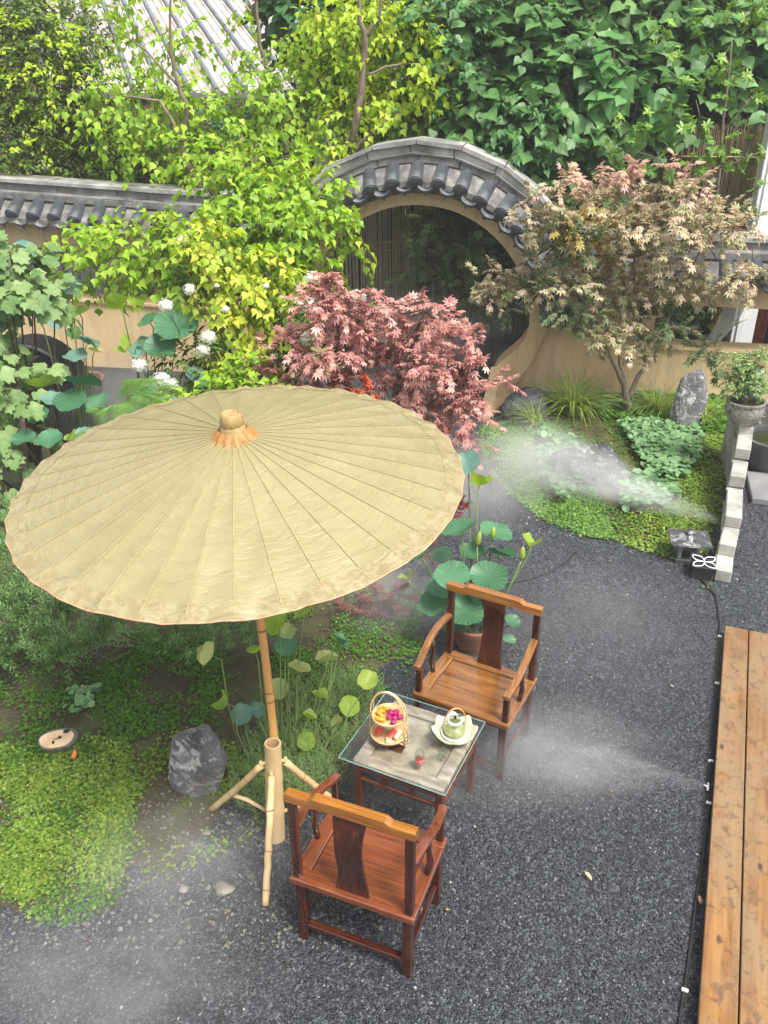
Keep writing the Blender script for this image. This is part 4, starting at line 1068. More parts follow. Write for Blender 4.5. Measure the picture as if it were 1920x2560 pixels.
# ================================================================== DECK, HOSE
dk = thing('wooden_deck', 'low platform of wide worn yellow-brown planks along the right edge', 'deck', gz(1813, 1563, .10)); dk.location.z = 0
O_ = gz(1813, 1563, .10); E_ = gz(1745, 2560, .10); ld = (O_-E_); ld.z = 0; Ld = ld.length; ld.normalize(); sdv = Vector((ld.y, -ld.x, 0))
dang = math.atan2(ld.y, ld.x)-PI/2
dk.rotation_euler = (0, 0, dang)
def deckmat():
    n = N('deck_plank'); oi = n.new('ObjectInfo'); v = n.coords((14, 1.1, 14))
    cm = n.new('VectorMath', operation='ADD'); cb = n.new('CombineXYZ'); mm = n.new('Math', operation='MULTIPLY'); mm.inputs[1].default_value = 30; n.l(oi.outputs['Random'], mm.inputs[0])
    for i in range(3): n.l(mm.outputs[0], cb.inputs[i])
    n.l(v, cm.inputs[0]); n.l(cb.outputs[0], cm.inputs[1])
    c = n.ramp(n.noise(cm.outputs[0], 1, 6, .62, .9), [(.28, (.11, .042, .012)), (.5, (.22, .10, .028)), (.72, (.34, .18, .055))])
    v2 = n.coords((1, .5, 1)); s = n.noise(v2, 3.2, 5, .65, .5)
    c = n.mix(n.ramp(s, [(.40, (0, 0, 0)), (.58, (.7, .7, .7))]), c, (.235, .165, .095))
    s2 = n.noise(n.coords((1, .8, 1)), 17, 5, .7, .6)
    c = n.mix(n.ramp(s2, [(.52, (0, 0, 0)), (.66, (.85, .85, .85))]), c, (.10, .055, .03))
    vo = n.new('TexVoronoi'); vo.inputs['Scale'].default_value = 7; n.l(v2, vo.inputs['Vector'])
    c = n.mix(n.ramp(vo.outputs['Distance'], [(.06, (.9, .9, .9)), (.13, (0, 0, 0))]), c, (.05, .03, .02))
    return n.done(n.pbr(c, n.ramp(s, [(.3, (.35,)*3), (.7, (.6,)*3)]), n.bump(n.noise(v, 3, 5), .35, .004), .4, .1))
deck_m = deckmat(); pw = .185
for i in range(5):
    w2 = pw if i else .178
    x = i*.187+w2/2
    MB().box((x, -2.6, .078), (w2, 5.2, .044), bev=.004).build('plank', deck_m, dk)
for y in (-.3, -1.6, -2.9, -4.4): MB().box((.46, y, .028), (.86, .09, .056)).build('joist', tablewood[0], dk)
MB().box((.03, -2.6, .027), (.03, 5.1, .054)).build('edge_board', tablewood[1], dk)

hose = MB(); hp = [(1745, 1440), (1790, 1490), (1800, 1560), (1798, 1590), (1792, 1700), (1786, 1790), (1780, 1880), (1771, 1950), (1773, 2010), (1768, 2060), (1757, 2150), (1738, 2270), (1726, 2370), (1712, 2470), (1697, 2560), (1685, 2640)]
hose.tube([gz(x, y, .012) for x, y in hp], .0085, 8); ho = hose.build('hose', rubber, None, True); tag(ho, 'thin black misting hose running along the side of the plank deck', 'hose')
h2 = MB().tube([gz(x, y, .01) for x, y in [(1440, 1380), (1415, 1405), (1375, 1430), (1320, 1448), (1270, 1457), (1200, 1462)]], .008, 7).build('hose', rubber, None, True); tag(h2, 'black hose curving over the gravel towards the potted lotus', 'hose')
for k, (x, y) in enumerate([(1800, 1591), (1793, 1708), (1777, 1902), (1772, 2007), (1712, 2475)]):
    p = gz(x, y, .02); o = MB().box((0, 0, 0), (.034, .018, .018), bev=.004).build('fitting_body', whiteplastic)
    o.name = 'hose_clip'; o.location = p; o.rotation_euler = (0, 0, dang+random.uniform(-.4, .4))
    tag(o, ['white hose clip at the far corner of the plank deck', 'white hose clip second from the far deck corner', 'white hose clip just beyond the misting nozzle', 'white hose clip on the near side of the misting nozzle', 'white hose clip nearest the camera at the bottom of the photo'][k], 'hose clip', 'white clips on the black hose')
nz = thing('mist_nozzle', 'white misting nozzle on the hose, spraying across the gravel', 'nozzle', gz(1770, 1968, .02), dang)
MB().tube([(0, -.03, 0), (0, .035, .004)], [.008, .007], 8).build('nozzle_body', whiteplastic, nz, True)
MB().tube([(0, .0, .003), (-.03, .006, .006)], [.006, .003], 8).build('nozzle_tip', whiteplastic, nz, True)
litter = [((1462, 2178), 'long curled pale yellow leaf on the gravel right of the near chair', (.50, .42, .20), .050, 'curled_leaf'), ((1752, 2262), 'brown dry leaf caught against the near side of the deck', (.26, .13, .08), .045, 'dry_leaf'),
          ((1675, 1712), 'small white leaf scrap on the gravel near the deck', (.55, .53, .44), .022, 'leaf_scrap'), ((1534, 1975), 'small red petal lying on the gravel by the mist', (.50, .07, .05), .018, 'red_petal'),
          ((1113, 2275), 'short orange twig on the gravel right of the near chair', (.55, .27, .08), .022, 'twig_scrap'), ((1528, 1402), 'white leaf scrap at the edge of the right green bed', (.6, .6, .55), .02, 'leaf_scrap'), ((1885, 1412), 'yellowish dry leaf on the dark paving beyond the stone steps', (.35, .30, .14), .035, 'dry_leaf'), ((212, 2345), 'small red petal on the dark gravel at lower left', (.45, .06, .05), .012, 'red_petal'), ((8, 2213), 'white pebble at the left edge of the green bed', (.7, .7, .68), .022, 'white_pebble')]
for (px, lab, col, s, nm) in litter:
    V, F = scatter(L_OVAL if 'pebble' not in nm else (OCT[0]*.5, OCT[1]), np.array([tuple(gz(*px, .035))]), np.array([[random.uniform(-1, 1), random.uniform(-.5, .5), .05]]), np.array([[.1, .2, 1]]), np.array([s*1.3]))
    o = tri_mesh(nm, V, F, leafmat('litter_'+nm+str(px[0]), [col, tuple(c*1.2 for c in col)], .6, .1)); tag(o, lab, 'pebble' if 'pebble' in nm else 'fallen leaf')

# ================================================================== TREES AND PLANTS
def crown_obj(name, parts, m, parent, props=STUFF):
    V, F = merge(parts); return tri_mesh(name, V, F, m, parent, False, props)
def finish(t, loc): rehome(t, Vector(loc)); return t
def plant(name, label, cat, group=None): return thing(name, label, cat, (0, 0, 0), 0, group)

def tallow(name, label, blobs, limbs, n, m, foot, size=.125, length=.34, twig=.006, extra=None, per=6):
    t = plant(name, label, 'tree')
    mb = MB()
    for path in limbs: mb.tube(*limb(path, wig=.012), n=8)
    mb.build('trunk', bark, t, True)
    lv, segs, raw = sprays(blobs, n, per, length, L_HEART, size, droop=.38, up=.12, pet=.25, tipdown=.75, normup=.55, jit=.4, shell=.55)
    crown_obj('crown', [lv], m, t)
    crown_obj('twigs', [twig_mesh(segs, twig)], twigm, t)
    if extra:
        bl, k, mm = extra; lv, segs, _ = sprays(bl, k, per, length, L_HEART, size, droop=.38, pet=.25, tipdown=.7, normup=.6)
        crown_obj('bright_shoots', [lv], mm, t)
    return finish(t, foot)

# front lime-green tree reaching over the wall (in front of it) -------------------------------
D1 = 10.6
B1 = [blob(280, 640, D1-.9, 140, 62), blob(420, 625, D1-.9, 150, 66), blob(560, 610, D1-.8, 120, 60), blob(690, 560, D1-.6, 120, 75), blob(770, 545, D1-.5, 80, 56), blob(880, 590, D1-.6, 50, 22),
      blob(620, 480, D1-.2, 120, 70), blob(730, 470, D1-.3, 100, 50), blob(820, 510, D1-.3, 50, 32), blob(580, 420, D1, 90, 34), blob(660, 650, D1-.7, 100, 70), blob(780, 640, D1-.6, 70, 44)]
tallow('tallow_tree', 'lime green heart-leaved tree spreading low over the courtyard in front of the tiled wall', B1,
       [[pl(700, 960, 10.2, .06), pl(690, 800, 10.3, .055), pl(660, 700, 10.3, .05), pl(600, 600, 10.4, .045), pl(560, 520, 10.5, .04), pl(500, 440, 10.7, .035)],
        [pl(650, 730, 10.3, .03), pl(520, 740, 10.0, .022), pl(430, 700, 9.9, .016), pl(330, 650, 9.8, .008)],
        [pl(640, 660, 10.4, .03), pl(720, 600, 10.1, .02), pl(860, 585, 10.0, .008)], [pl(620, 620, 10.4, .025), pl(700, 500, 10.4, .018), pl(780, 450, 10.4, .008)]],
       620, tallow_l, gy(700, 985, 10.2)*1.0, size=.102)
# rear trees: left, middle and right of the upper part ----------------------------------------
D2 = 13.3
B2 = [blob(250, 250, D2, 90, 50), blob(380, 250, D2, 130, 46), blob(470, 90, D2+.3, 36, 70), blob(290, 10, D2+.3, 60, 26), blob(470, 300, D2, 130, 60), blob(400, 370, D2-.2, 100, 45), blob(310, 385, D2-.2, 50, 30), blob(520, 395, D2-.3, 90, 50), blob(330, 130, D2+.4, 40, 50)]
tallow('tallow_tree', 'tall green heart-leaved tree behind the left tiled coping, its dark stems crossing the metal roof', B2,
       [[pl(530, 560, 12.75, .06), pl(520, 490, 13.0, .055), pl(470, 420, 12.7, .05), pl(455, 360, 12.75, .045), pl(470, 280, 12.75, .035), pl(445, 210, 12.75, .03), pl(425, 130, 12.75, .022), pl(425, 10, 12.75, .015), pl(430, -60, 12.75, .01)],
        [pl(455, 350, 12.75, .03), pl(400, 250, 12.75, .02), pl(300, 240, 12.7, .01)], [pl(450, 220, 12.75, .02), pl(370, 130, 12.75, .015), pl(300, 80, 13.4, .008)]],
       330, tallow_l, (gy(530, 560, 12.75).x, 13.0, 0), size=.105)
B3 = [blob(650, 235, D2+.2, 60, 42), blob(700, 270, D2, 110, 75), blob(620, 330, D2, 90, 60), blob(600, 10, D2+.3, 30, 30), blob(730, 170, D2+.2, 90, 60), blob(780, 330, D2, 75, 55), blob(790, 110, D2+.3, 60, 55), blob(690, 400, D2-.3, 85, 50), blob(650, 130, D2+.3, 30, 20)]
tallow('tallow_tree', 'middle heart-leaved tree with a dark upright stem between the metal roof and the round gate', B3,
       [[pl(640, 560, 12.9, .055), pl(665, 430, 13.4, .05), pl(670, 300, 13.5, .04), pl(685, 220, 13.5, .04), pl(650, 110, 13.5, .03), pl(640, 0, 13.5, .026), pl(640, -60, 13.5, .02)],
        [pl(645, 60, 13.5, .018), pl(620, 0, 13.5, .012)], [pl(670, 330, 13.5, .025), pl(760, 280, 13.5, .015), pl(800, 240, 13.4, .008)]],
       290, tallow_l, (gy(650, 560, 12.9).x, 13.0, 0), size=.105)
B4 = [blob(900, 60, D2, 110, 60), blob(1030, 170, D2-.2, 95, 92), blob(880, 190, D2, 70, 70), blob(1000, 60, D2, 60, 55), blob(960, 270, D2-.2, 105, 62), blob(1080, 120, D2-.1, 55, 50), blob(860, 310, D2-.2, 60, 50), blob(830, 20, D2, 70, 40), blob(820, 410, D2-.6, 55, 32), blob(1080, 210, D2-.2, 60, 34)]
tallow('tallow_tree', 'bright yellow-green tree with a pale forked trunk rising behind the round gate arch', B4,
       [[pl(790, 560, 12.9, .07), pl(850, 430, 13.0, .06), pl(885, 330, 12.7, .055), pl(905, 220, 12.65, .05), pl(915, 95, 12.65, .042), pl(900, 50, 12.65, .03), pl(895, -30, 12.65, .02)],
        [pl(913, 95, 12.65, .035), pl(945, 50, 12.65, .025), pl(960, -20, 12.65, .018)], [pl(850, 430, 13.0, .05), pl(900, 360, 12.7, .035), pl(960, 310, 12.7, .02)], [pl(908, 190, 12.65, .02), pl(990, 160, 12.7, .012), pl(1060, 160, 13.0, .006)]],
       600, tallow_y, (gy(850, 430, 13).x-.3, 13.0, 0), size=.10)
# yellow-leaved young tree -------------------------------------------------------------------
B5 = [blob(540, 650, 9.2, 75, 55), blob(590, 730, 9.1, 90, 60), blob(680, 720, 9.1, 60, 60), blob(640, 800, 9.0, 90, 55), blob(560, 800, 9.0, 50, 40), blob(690, 860, 9.0, 50, 40), blob(520, 600, 9.2, 50, 32), blob(600, 880, 8.9, 60, 34)]
tallow('yellow_leaf_tree', 'young tree with yellow and lime leaves above the white flower heads', B5,
       [[pl(640, 1000, 9.0, .035), pl(650, 880, 9.1, .03), pl(630, 780, 9.2, .022), pl(590, 690, 9.2, .015), pl(540, 610, 9.2, .008)], [pl(640, 820, 9.1, .018), pl(690, 730, 9.1, .008)]],
       290, yellow_l, gz(640, 1085), size=.086, length=.26)

# hedges and climbers upper left ----------------------------------------------------------------
def hedge(name, label, cat, blobs, n, tpl, size, m, foot, per=7, length=.32, stem=True, tw=.004, extra=None, droop=.3, shell=.4):
    t = plant(name, label, cat)
    lv, segs, raw = sprays(blobs, n, per, length, tpl, size, droop=droop, shell=shell, normup=.6, pet=.1)
    crown_obj('foliage', [lv], m, t); crown_obj('twigs', [twig_mesh(segs, tw)], twigm, t)
    if stem:
        mb = MB(); branches_to(mb, foot, blobs, .035); mb.build('stems', bark_dark, t, True)
    if extra:
        bl, k, mm, sz, tp = extra; lv, segs, _ = sprays(bl, k, per, length, tp, sz, droop=droop*1.5); crown_obj('climber', [lv], mm, t)
    return finish(t, foot)
B6 = [blob(40, 120, 14.2, 130, 120), blob(150, 60, 14.4, 110, 90), blob(120, 260, 14.2, 100, 100), blob(20, 300, 14.0, 90, 110), blob(60, 420, 13.8, 120, 60), blob(-60, 200, 14.2, 80, 200), blob(200, 170, 14.5, 60, 60), blob(10, -10, 14.4, 150, 60)]
hedge('climber_hedge', 'tall tangled hedge of small climbing leaves filling the upper left corner', 'hedge', B6, 2600, L_OVAL, .085, hedge_y, (-5.4, 14.2, 0), extra=([blob(110, 150, 13.6, 90, 120), blob(150, 40, 13.8, 100, 50), blob(60, 330, 13.5, 60, 70)], 160, tallow_y, .07, L_HEART))
B7 = [blob(260, 380, 14.6, 110, 70), blob(380, 420, 14.4, 110, 60), blob(320, 470, 14.2, 130, 40), blob(200, 420, 14.2, 90, 60), blob(470, 470, 14.2, 70, 36), blob(180, 320, 14.8, 80, 60)]
hedge('dark_shrub', 'dark dense small-leaved shrub behind the left tiled coping', 'shrub', B7, 1500, L_OVAL, .085, hedge_l, (-3.6, 14.4, 0))
B8 = [blob(600, 430, 15.5, 120, 80), blob(740, 380, 15.6, 100, 90), blob(820, 300, 15.4, 90, 90), blob(560, 330, 15.6, 80, 50), blob(900, 420, 15.6, 80, 50), blob(760, 470, 15.7, 120, 40)]
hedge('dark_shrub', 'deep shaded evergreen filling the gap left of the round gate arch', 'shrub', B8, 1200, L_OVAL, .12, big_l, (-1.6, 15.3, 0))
B8b = [blob(780, 70, 15.6, 90, 60), blob(740, 20, 15.8, 80, 40), blob(860, 120, 15.8, 80, 90), blob(960, 330, 15.0, 60, 60), blob(1000, 20, 15.6, 110, 60)]
hedge('dark_shrub', 'dark leafy tree top behind the right end of the metal roof', 'tree', B8b, 420, L_BROAD, .17, big_l, (-1.0, 15.8, 0), stem=True)

# broad dark leaves, upper right: leaves are parts, the largest ones single -------------------
def broad_tree(name, label, blobs, n, tpl, size, m, foot, singles, per=5, length=.45, extra=None, cat='tree', tipdown=.55, stemr=.05, leafname='leaf', shell=.5, k=2, facing=None, normup=.8, spec=None):
    t = plant(name, label, cat)
    _, segs, (P, T, Nn, S) = sprays(blobs, n, per, length, tpl, size, droop=.3, shell=shell, pet=.25, tipdown=tipdown, normup=normup, up=.25)
    if facing is not None: Nn = norm(Nn+np.array(facing))
    d = np.linalg.norm(P-np.array([0, 0, CAMZ]), axis=1); order = np.argsort(d-S*2)
    a, b = order[:singles], order[singles:]
    if len(b):
        V, F = scatter(tpl, P[b], T[b], Nn[b], S[b]); tri_mesh('leaves', V, F, m, t, False, STUFF)
    # template as a shared mesh
    X, Y, Z = frames(T[a], Nn[a]); o0 = tri_mesh(leafname, tpl[0], tpl[1], m, t, True)
    for i, q in enumerate(a):
        o = o0 if i == 0 else o0.copy()
        if i: C.objects.link(o)
        M = Matrix((X[i], Y[i], Z[i])).transposed().to_4x4(); s = S[q]
        o.matrix_local = Matrix.Translation(P[q]-np.array(foot)) @ M @ Matrix.Diagonal((s, s, s*random.uniform(.7, 1.6), 1))
    if extra:
        bl, kk, mm, tp, sz = extra; lv, sg, _ = sprays(bl, kk, 6, .4, tp, sz, droop=.6, tipdown=.6); tri_mesh('hanging_vine', *lv, mm, t, False, STUFF)
    mb = MB(); branches_to(mb, foot, blobs, stemr, k); mb.build('stems', bark_dark, t, True)
    crown_obj('twigs', [twig_mesh(segs, .005)], twigm, t)
    t.location = foot
    for ch in t.children:
        if not (ch.name.startswith(leafname) and ch.name[len(leafname):len(leafname)+1] in ('', '.')): ch.matrix_parent_inverse = Matrix.Translation(foot).inverted()
    return t
def islandless(name, cols, **k):
    """as leafmat, but colour per object for single leaves"""
    m = leafmat(name, cols, **k); t = m.node_tree
    oi = t.nodes.new('ShaderNodeObjectInfo'); r = [x for x in t.nodes if x.type == 'VALTORGB'][0]
    ad = t.nodes.new('ShaderNodeMath'); ad.operation = 'ADD'; fr = t.nodes.new('ShaderNodeMath'); fr.operation = 'FRACT'
    g = [x for x in t.nodes if x.type == 'NEW_GEOMETRY'][0]
    t.links.new(g.outputs['Random Per Island'], ad.inputs[0]); t.links.new(oi.outputs['Random'], ad.inputs[1]); t.links.new(ad.outputs[0], fr.inputs[0]); t.links.new(fr.outputs[0], r.inputs[0])
    return m
big_o = islandless('broad_leaf_single', [(.05, .13, .035), (.085, .20, .055), (.12, .26, .08), (.18, .34, .11)], rough=.42, tr=.25)
B9 = [blob(1150, 60, 13.6, 120, 70), blob(1290, 110, 13.5, 130, 90), blob(1180, 200, 13.4, 90, 70), blob(1330, 240, 13.2, 120, 70), blob(1470, 200, 13.4, 120, 80), blob(1560, 90, 13.8, 130, 80), blob(1230, 330, 13.0, 110, 70), blob(1100, 300, 13.3, 90, 60), blob(1380, 350, 12.9, 110, 66), blob(1500, 330, 13.2, 110, 70), blob(1300, 440, 12.9, 100, 55), blob(1440, 450, 12.9, 90, 50), blob(1420, 20, 14, 200, 60), blob(1700, 60, 14.0, 150, 90), blob(1680, 220, 13.8, 110, 80), blob(1850, 120, 14.2, 110, 140), blob(1860, 330, 13.8, 80, 80), blob(1390, 540, 12.7, 40, 24)]
broad_tree('broad_leaf_tree', 'mass of large dark green angular leaves above the round gate and right wall', B9, 1750, L_BROAD, .18, big_o, (3.0, 13.6, 0), 300, per=5, length=.5, extra=([blob(1165, 150, 12.8, 34, 150), blob(1290, 330, 12.5, 60, 120), blob(1430, 160, 12.9, 30, 60), blob(1080, 60, 13.0, 50, 60)], 150, vine_l, L_HEART, .10), facing=(0, -.35, .1))
bp_ = [blob(1560, 185, 12.6, 70, 46), blob(1600, 240, 12.5, 70, 30), blob(1530, 240, 12.6, 50, 26), blob(1380, 180, 12.8, 60, 26)]
broad_tree('pale_leaf_shoot', 'upright shoot of larger paler green leaves standing out of the dark broad leaves', bp_, 30, L_BROAD, .25, islandless('pale_single', [(.09, .24, .08), (.16, .34, .11)], rough=.4, tr=.3), tuple(gy(1560, 420, 12.9)-Vector((0, 0, 1.6))), 60, per=4, length=.35, cat='plant', stemr=.015, k=1, facing=(0, -.3, .2))
# deep evergreen wall behind everything
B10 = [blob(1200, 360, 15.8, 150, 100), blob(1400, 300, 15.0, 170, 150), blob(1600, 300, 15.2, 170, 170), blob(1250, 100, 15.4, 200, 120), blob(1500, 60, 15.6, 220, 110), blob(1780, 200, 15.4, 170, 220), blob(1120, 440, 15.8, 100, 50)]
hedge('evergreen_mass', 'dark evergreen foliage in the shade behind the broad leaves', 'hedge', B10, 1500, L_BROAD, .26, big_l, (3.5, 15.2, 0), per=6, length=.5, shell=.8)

# shrub with leaves in whorls, right ------------------------------------------------------------
def whorl(name, label, spots, m, foot, size, limbs, rad=.10, n=3, per=8):
    t = plant(name, label, 'shrub'); mb = MB()
    for p in limbs: mb.tube(*limb(p, wig=.01), n=6)
    mb.build('stems', bark, t, True)
    bl = [(np.array(gy(x, y, d)), np.array([r*pxm(d)]*3)) for x, y, d, r in spots]
    lv, segs, _ = sprays(bl, n*len(bl), per, rad, L_DIAM if 0 else L_OVAL, size, whorl=True, up=.9, shell=.6)
    crown_obj('foliage', [lv], m, t); crown_obj('twigs', [twig_mesh(segs, .005)], twigm, t)
    return finish(t, foot)
random.seed(5)
spots = [(1530, 320, 12.0, 22), (1600, 310, 12, 24), (1580, 350, 12, 30), (1560, 390, 12, 28), (1700, 310, 12, 36), (1740, 330, 12, 30), (1660, 340, 12, 24), (1790, 190, 12, 28), (1840, 180, 12, 26), (1860, 215, 12, 22), (1640, 100, 12.2, 26), (1670, 130, 12.2, 26), (1770, 150, 12.2, 24), (1780, 365, 12, 26), (1850, 360, 12, 30), (1890, 390, 12, 24), (1760, 420, 12, 30), (1700, 430, 12, 28), (1620, 420, 12, 26), (1560, 430, 12, 24), (1830, 420, 12, 28), (1900, 250, 12.1, 28), (1890, 80, 12.2, 30), (1840, 40, 12.3, 30), (1720, 230, 12.1, 22), (1690, 500, 12, 22), (1750, 480, 12, 20), (1900, 480, 12, 26), (1870, 540, 12, 18), (1800, 270, 12, 24), (1900, 20, 12.2, 30), (1740, 60, 12.3, 26), (1640, 260, 12.1, 20), (1590, 480, 12, 18)]
whorl('whorled_shrub', 'open shrub with rosettes of light green leaves in front of the reed screen', [s for s in spots for _ in (0, 1)], whorl_l, gy(1780, 600, 12.3)*1.0-Vector((0, 0, 1.2)), .098,
      [[pl(1770, 700, 12.4, .03), pl(1785, 560, 12.3, .028), pl(1800, 400, 12.2, .024), pl(1815, 240, 12.1, .018), pl(1830, 100, 12.2, .01)], [pl(1795, 470, 12.2, .014), pl(1740, 250, 12.1, .006)], [pl(1800, 340, 12.2, .014), pl(1880, 240, 12.1, .006)], [pl(1785, 600, 12.3, .014), pl(1650, 400, 12.1, .008), pl(1580, 370, 12, .005)], [pl(1800, 420, 12.1, .012), pl(1900, 380, 12, .006)], [pl(1640, 470, 12.1, .010), pl(1560, 400, 12, .005)], [pl(1795, 380, 12.1, .01), pl(1690, 290, 12.1, .005)]], rad=.07, n=3)

# maples ---------------------------------------------------------------------------------------
def maple(name, label, layers, foot, limbs, mats, size, per=6, length=.26, barkm=bark, flat=.35, tw=.0035):
    """layers: (px,py,y,rx,ry,n,matindex)"""
    t = plant(name, label, 'tree'); mb = MB()
    for p in limbs: mb.tube(*limb(p, wig=.008), n=8)
    bl_all = [blob(*l[:5]) for l in layers]
    if limbs:
        tips = [Vector(p[-1][:3]) for p in limbs]
        for c, r in bl_all:
            c = Vector(c); q = min(tips, key=lambda z: (z-c).length); e = c; mb.tube(*limb([(*q, .010), (*(q.lerp(e, .5)+Vector((0, 0, -.03))), .007), (*e, .003)], wig=.012), n=5)
    mb.build('trunk', barkm, t, True)
    by = {}; sg = []
    for l, b in zip(layers, bl_all):
        lv, segs, _ = sprays([b], l[5], per, length, L_MAPLE, size, droop=.22, up=.0, out=1.0, shell=.6, normup=2.6, tipdown=.15, jit=.6, alt=1.1)
        by.setdefault(l[6], []).append(lv); sg.append(twig_mesh(segs, tw))
    for k, (nm, m) in enumerate(mats):
        if k in by: crown_obj(nm, by[k], m, t)
    crown_obj('twigs', sg, twigm, t)
    return finish(t, foot)
Dm = 10.35
L_ = []
for (x, y, rx, ry, k, mi) in [(1370, 500, 70, 26, 20, 0), (1470, 520, 80, 28, 30, 0), (1600, 500, 110, 34, 42, 0), (1560, 470, 60, 22, 16, 2), (1720, 500, 80, 26, 26, 0), (1500, 450, 34, 20, 7, 2), (1400, 460, 30, 22, 6, 2), (1690, 420, 26, 24, 5, 2), (1580, 430, 50, 22, 12, 2), (1740, 460, 50, 22, 8, 2), (1460, 455, 46, 24, 10, 2), (1800, 530, 60, 28, 20, 0), (1840, 560, 46, 24, 14, 0),
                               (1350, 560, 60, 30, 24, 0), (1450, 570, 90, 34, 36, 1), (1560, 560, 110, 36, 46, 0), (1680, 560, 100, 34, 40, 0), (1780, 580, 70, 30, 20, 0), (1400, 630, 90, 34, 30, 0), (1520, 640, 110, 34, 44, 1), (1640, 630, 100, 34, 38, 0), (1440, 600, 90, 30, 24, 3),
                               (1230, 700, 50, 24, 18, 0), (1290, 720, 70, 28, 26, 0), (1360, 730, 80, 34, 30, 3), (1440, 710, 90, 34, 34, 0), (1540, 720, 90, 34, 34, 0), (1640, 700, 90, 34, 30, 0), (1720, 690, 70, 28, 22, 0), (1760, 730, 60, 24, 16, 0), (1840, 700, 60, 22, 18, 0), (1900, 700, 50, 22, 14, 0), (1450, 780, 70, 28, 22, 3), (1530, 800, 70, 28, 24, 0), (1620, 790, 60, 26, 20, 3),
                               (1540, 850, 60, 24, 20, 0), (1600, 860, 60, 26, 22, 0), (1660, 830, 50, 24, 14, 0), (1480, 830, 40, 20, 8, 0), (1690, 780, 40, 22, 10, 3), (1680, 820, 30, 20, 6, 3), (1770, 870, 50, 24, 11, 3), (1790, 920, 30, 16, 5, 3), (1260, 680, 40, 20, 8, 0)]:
    L_.append((x, y, Dm+random.uniform(-.35, .35), rx, ry*.5, int(k*1.05), mi))
F0 = gz(1567, 1048)
maple('tan_maple', 'Japanese maple with tan and pinkish leaves in front of the right wall of the gate', L_, F0,
      [[(F0.x, F0.y, -.02, .055), pl(1570, 1010, Dm, .05), pl(1560, 960, Dm, .042), pl(1535, 910, Dm, .03), pl(1520, 880, Dm, .024), pl(1480, 800, Dm, .016), pl(1420, 690, Dm, .01), pl(1400, 600, Dm, .007)],
       [pl(1570, 1000, Dm, .04), pl(1590, 950, Dm, .032), pl(1620, 905, Dm, .024), pl(1660, 820, Dm+.1, .016), pl(1720, 700, Dm+.1, .01), pl(1760, 600, Dm, .006)],
       [pl(1558, 955, Dm, .03), pl(1550, 900, Dm, .024), pl(1545, 860, Dm, .018), pl(1560, 750, Dm, .013), pl(1590, 640, Dm, .01), pl(1600, 520, Dm, .006)], [pl(1595, 945, Dm, .02), pl(1615, 890, Dm, .014), pl(1610, 820, Dm, .01)]],
      [('crown', maple_tan), ('yellow_shoots', leafmat('maple_yellow_leaf', [(.40, .34, .08), (.52, .40, .16)], .45, .3)), ('pink_shoots', maple_top), ('shaded_sprays', maple_dark)], .122, length=.22)  # last leaf set is a darker, greener leaf colour
L_ = []; Dr = 8.3
for (x, y, rx, ry, k, mi) in [(815, 690, 30, 40, 12, 0), (830, 740, 60, 34, 22, 0), (780, 760, 46, 24, 12, 0), (860, 790, 70, 34, 30, 0), (950, 770, 60, 26, 18, 0), (1070, 760, 30, 26, 9, 0), (1010, 790, 60, 30, 22, 0), (1110, 800, 46, 28, 14, 0), (900, 840, 90, 34, 38, 0), (1020, 850, 90, 36, 40, 0), (1130, 850, 60, 34, 22, 0), (1190, 860, 30, 22, 8, 0), (650, 880, 50, 24, 14, 0), (740, 860, 60, 30, 20, 0), (820, 880, 70, 30, 28, 0),
                               (960, 910, 90, 34, 38, 0), (1080, 910, 80, 34, 34, 0), (1170, 920, 50, 26, 14, 0), (700, 930, 80, 28, 26, 0), (820, 950, 80, 28, 26, 0), (1020, 970, 90, 34, 36, 0), (1130, 970, 60, 34, 24, 0), (1180, 985, 40, 22, 12, 0), (1250, 955, 24, 12, 5, 0), (1090, 1030, 80, 36, 34, 0), (1180, 1050, 36, 26, 12, 0), (1120, 1080, 50, 24, 12, 0), (1160, 1110, 40, 20, 10, 0), (870, 965, 50, 14, 8, 1), (930, 980, 50, 14, 8, 1), (650, 940, 40, 20, 8, 0), (1000, 1040, 60, 26, 14, 0)]:
    L_.append((x, y, Dr+random.uniform(-.3, .3), rx, ry*.55, int(k*1.02), mi))
F1 = gy(930, 1320, 8.5); F1.z = 0
maple('red_maple', 'pinkish red Japanese maple rising behind the umbrella in front of the round gate', L_, F1,
      [[(F1.x, F1.y, -.02, .05), pl(960, 1150, Dr, .04), pl(980, 1020, Dr, .03), pl(1000, 930, Dr, .02), pl(1040, 850, Dr, .012), pl(1060, 780, Dr, .006)], [pl(970, 1060, Dr, .025), pl(900, 940, Dr, .016), pl(850, 840, Dr, .01), pl(820, 720, Dr, .005)], [pl(970, 1100, Dr, .02), pl(1090, 1000, Dr, .012), pl(1160, 920, Dr, .006)], [pl(930, 990, Dr, .015), pl(780, 930, Dr, .01), pl(690, 900, Dr, .005)]],
      [('crown', maple_red), ('orange_shoots', maple_org)], .108, length=.22, barkm=bark_dark)
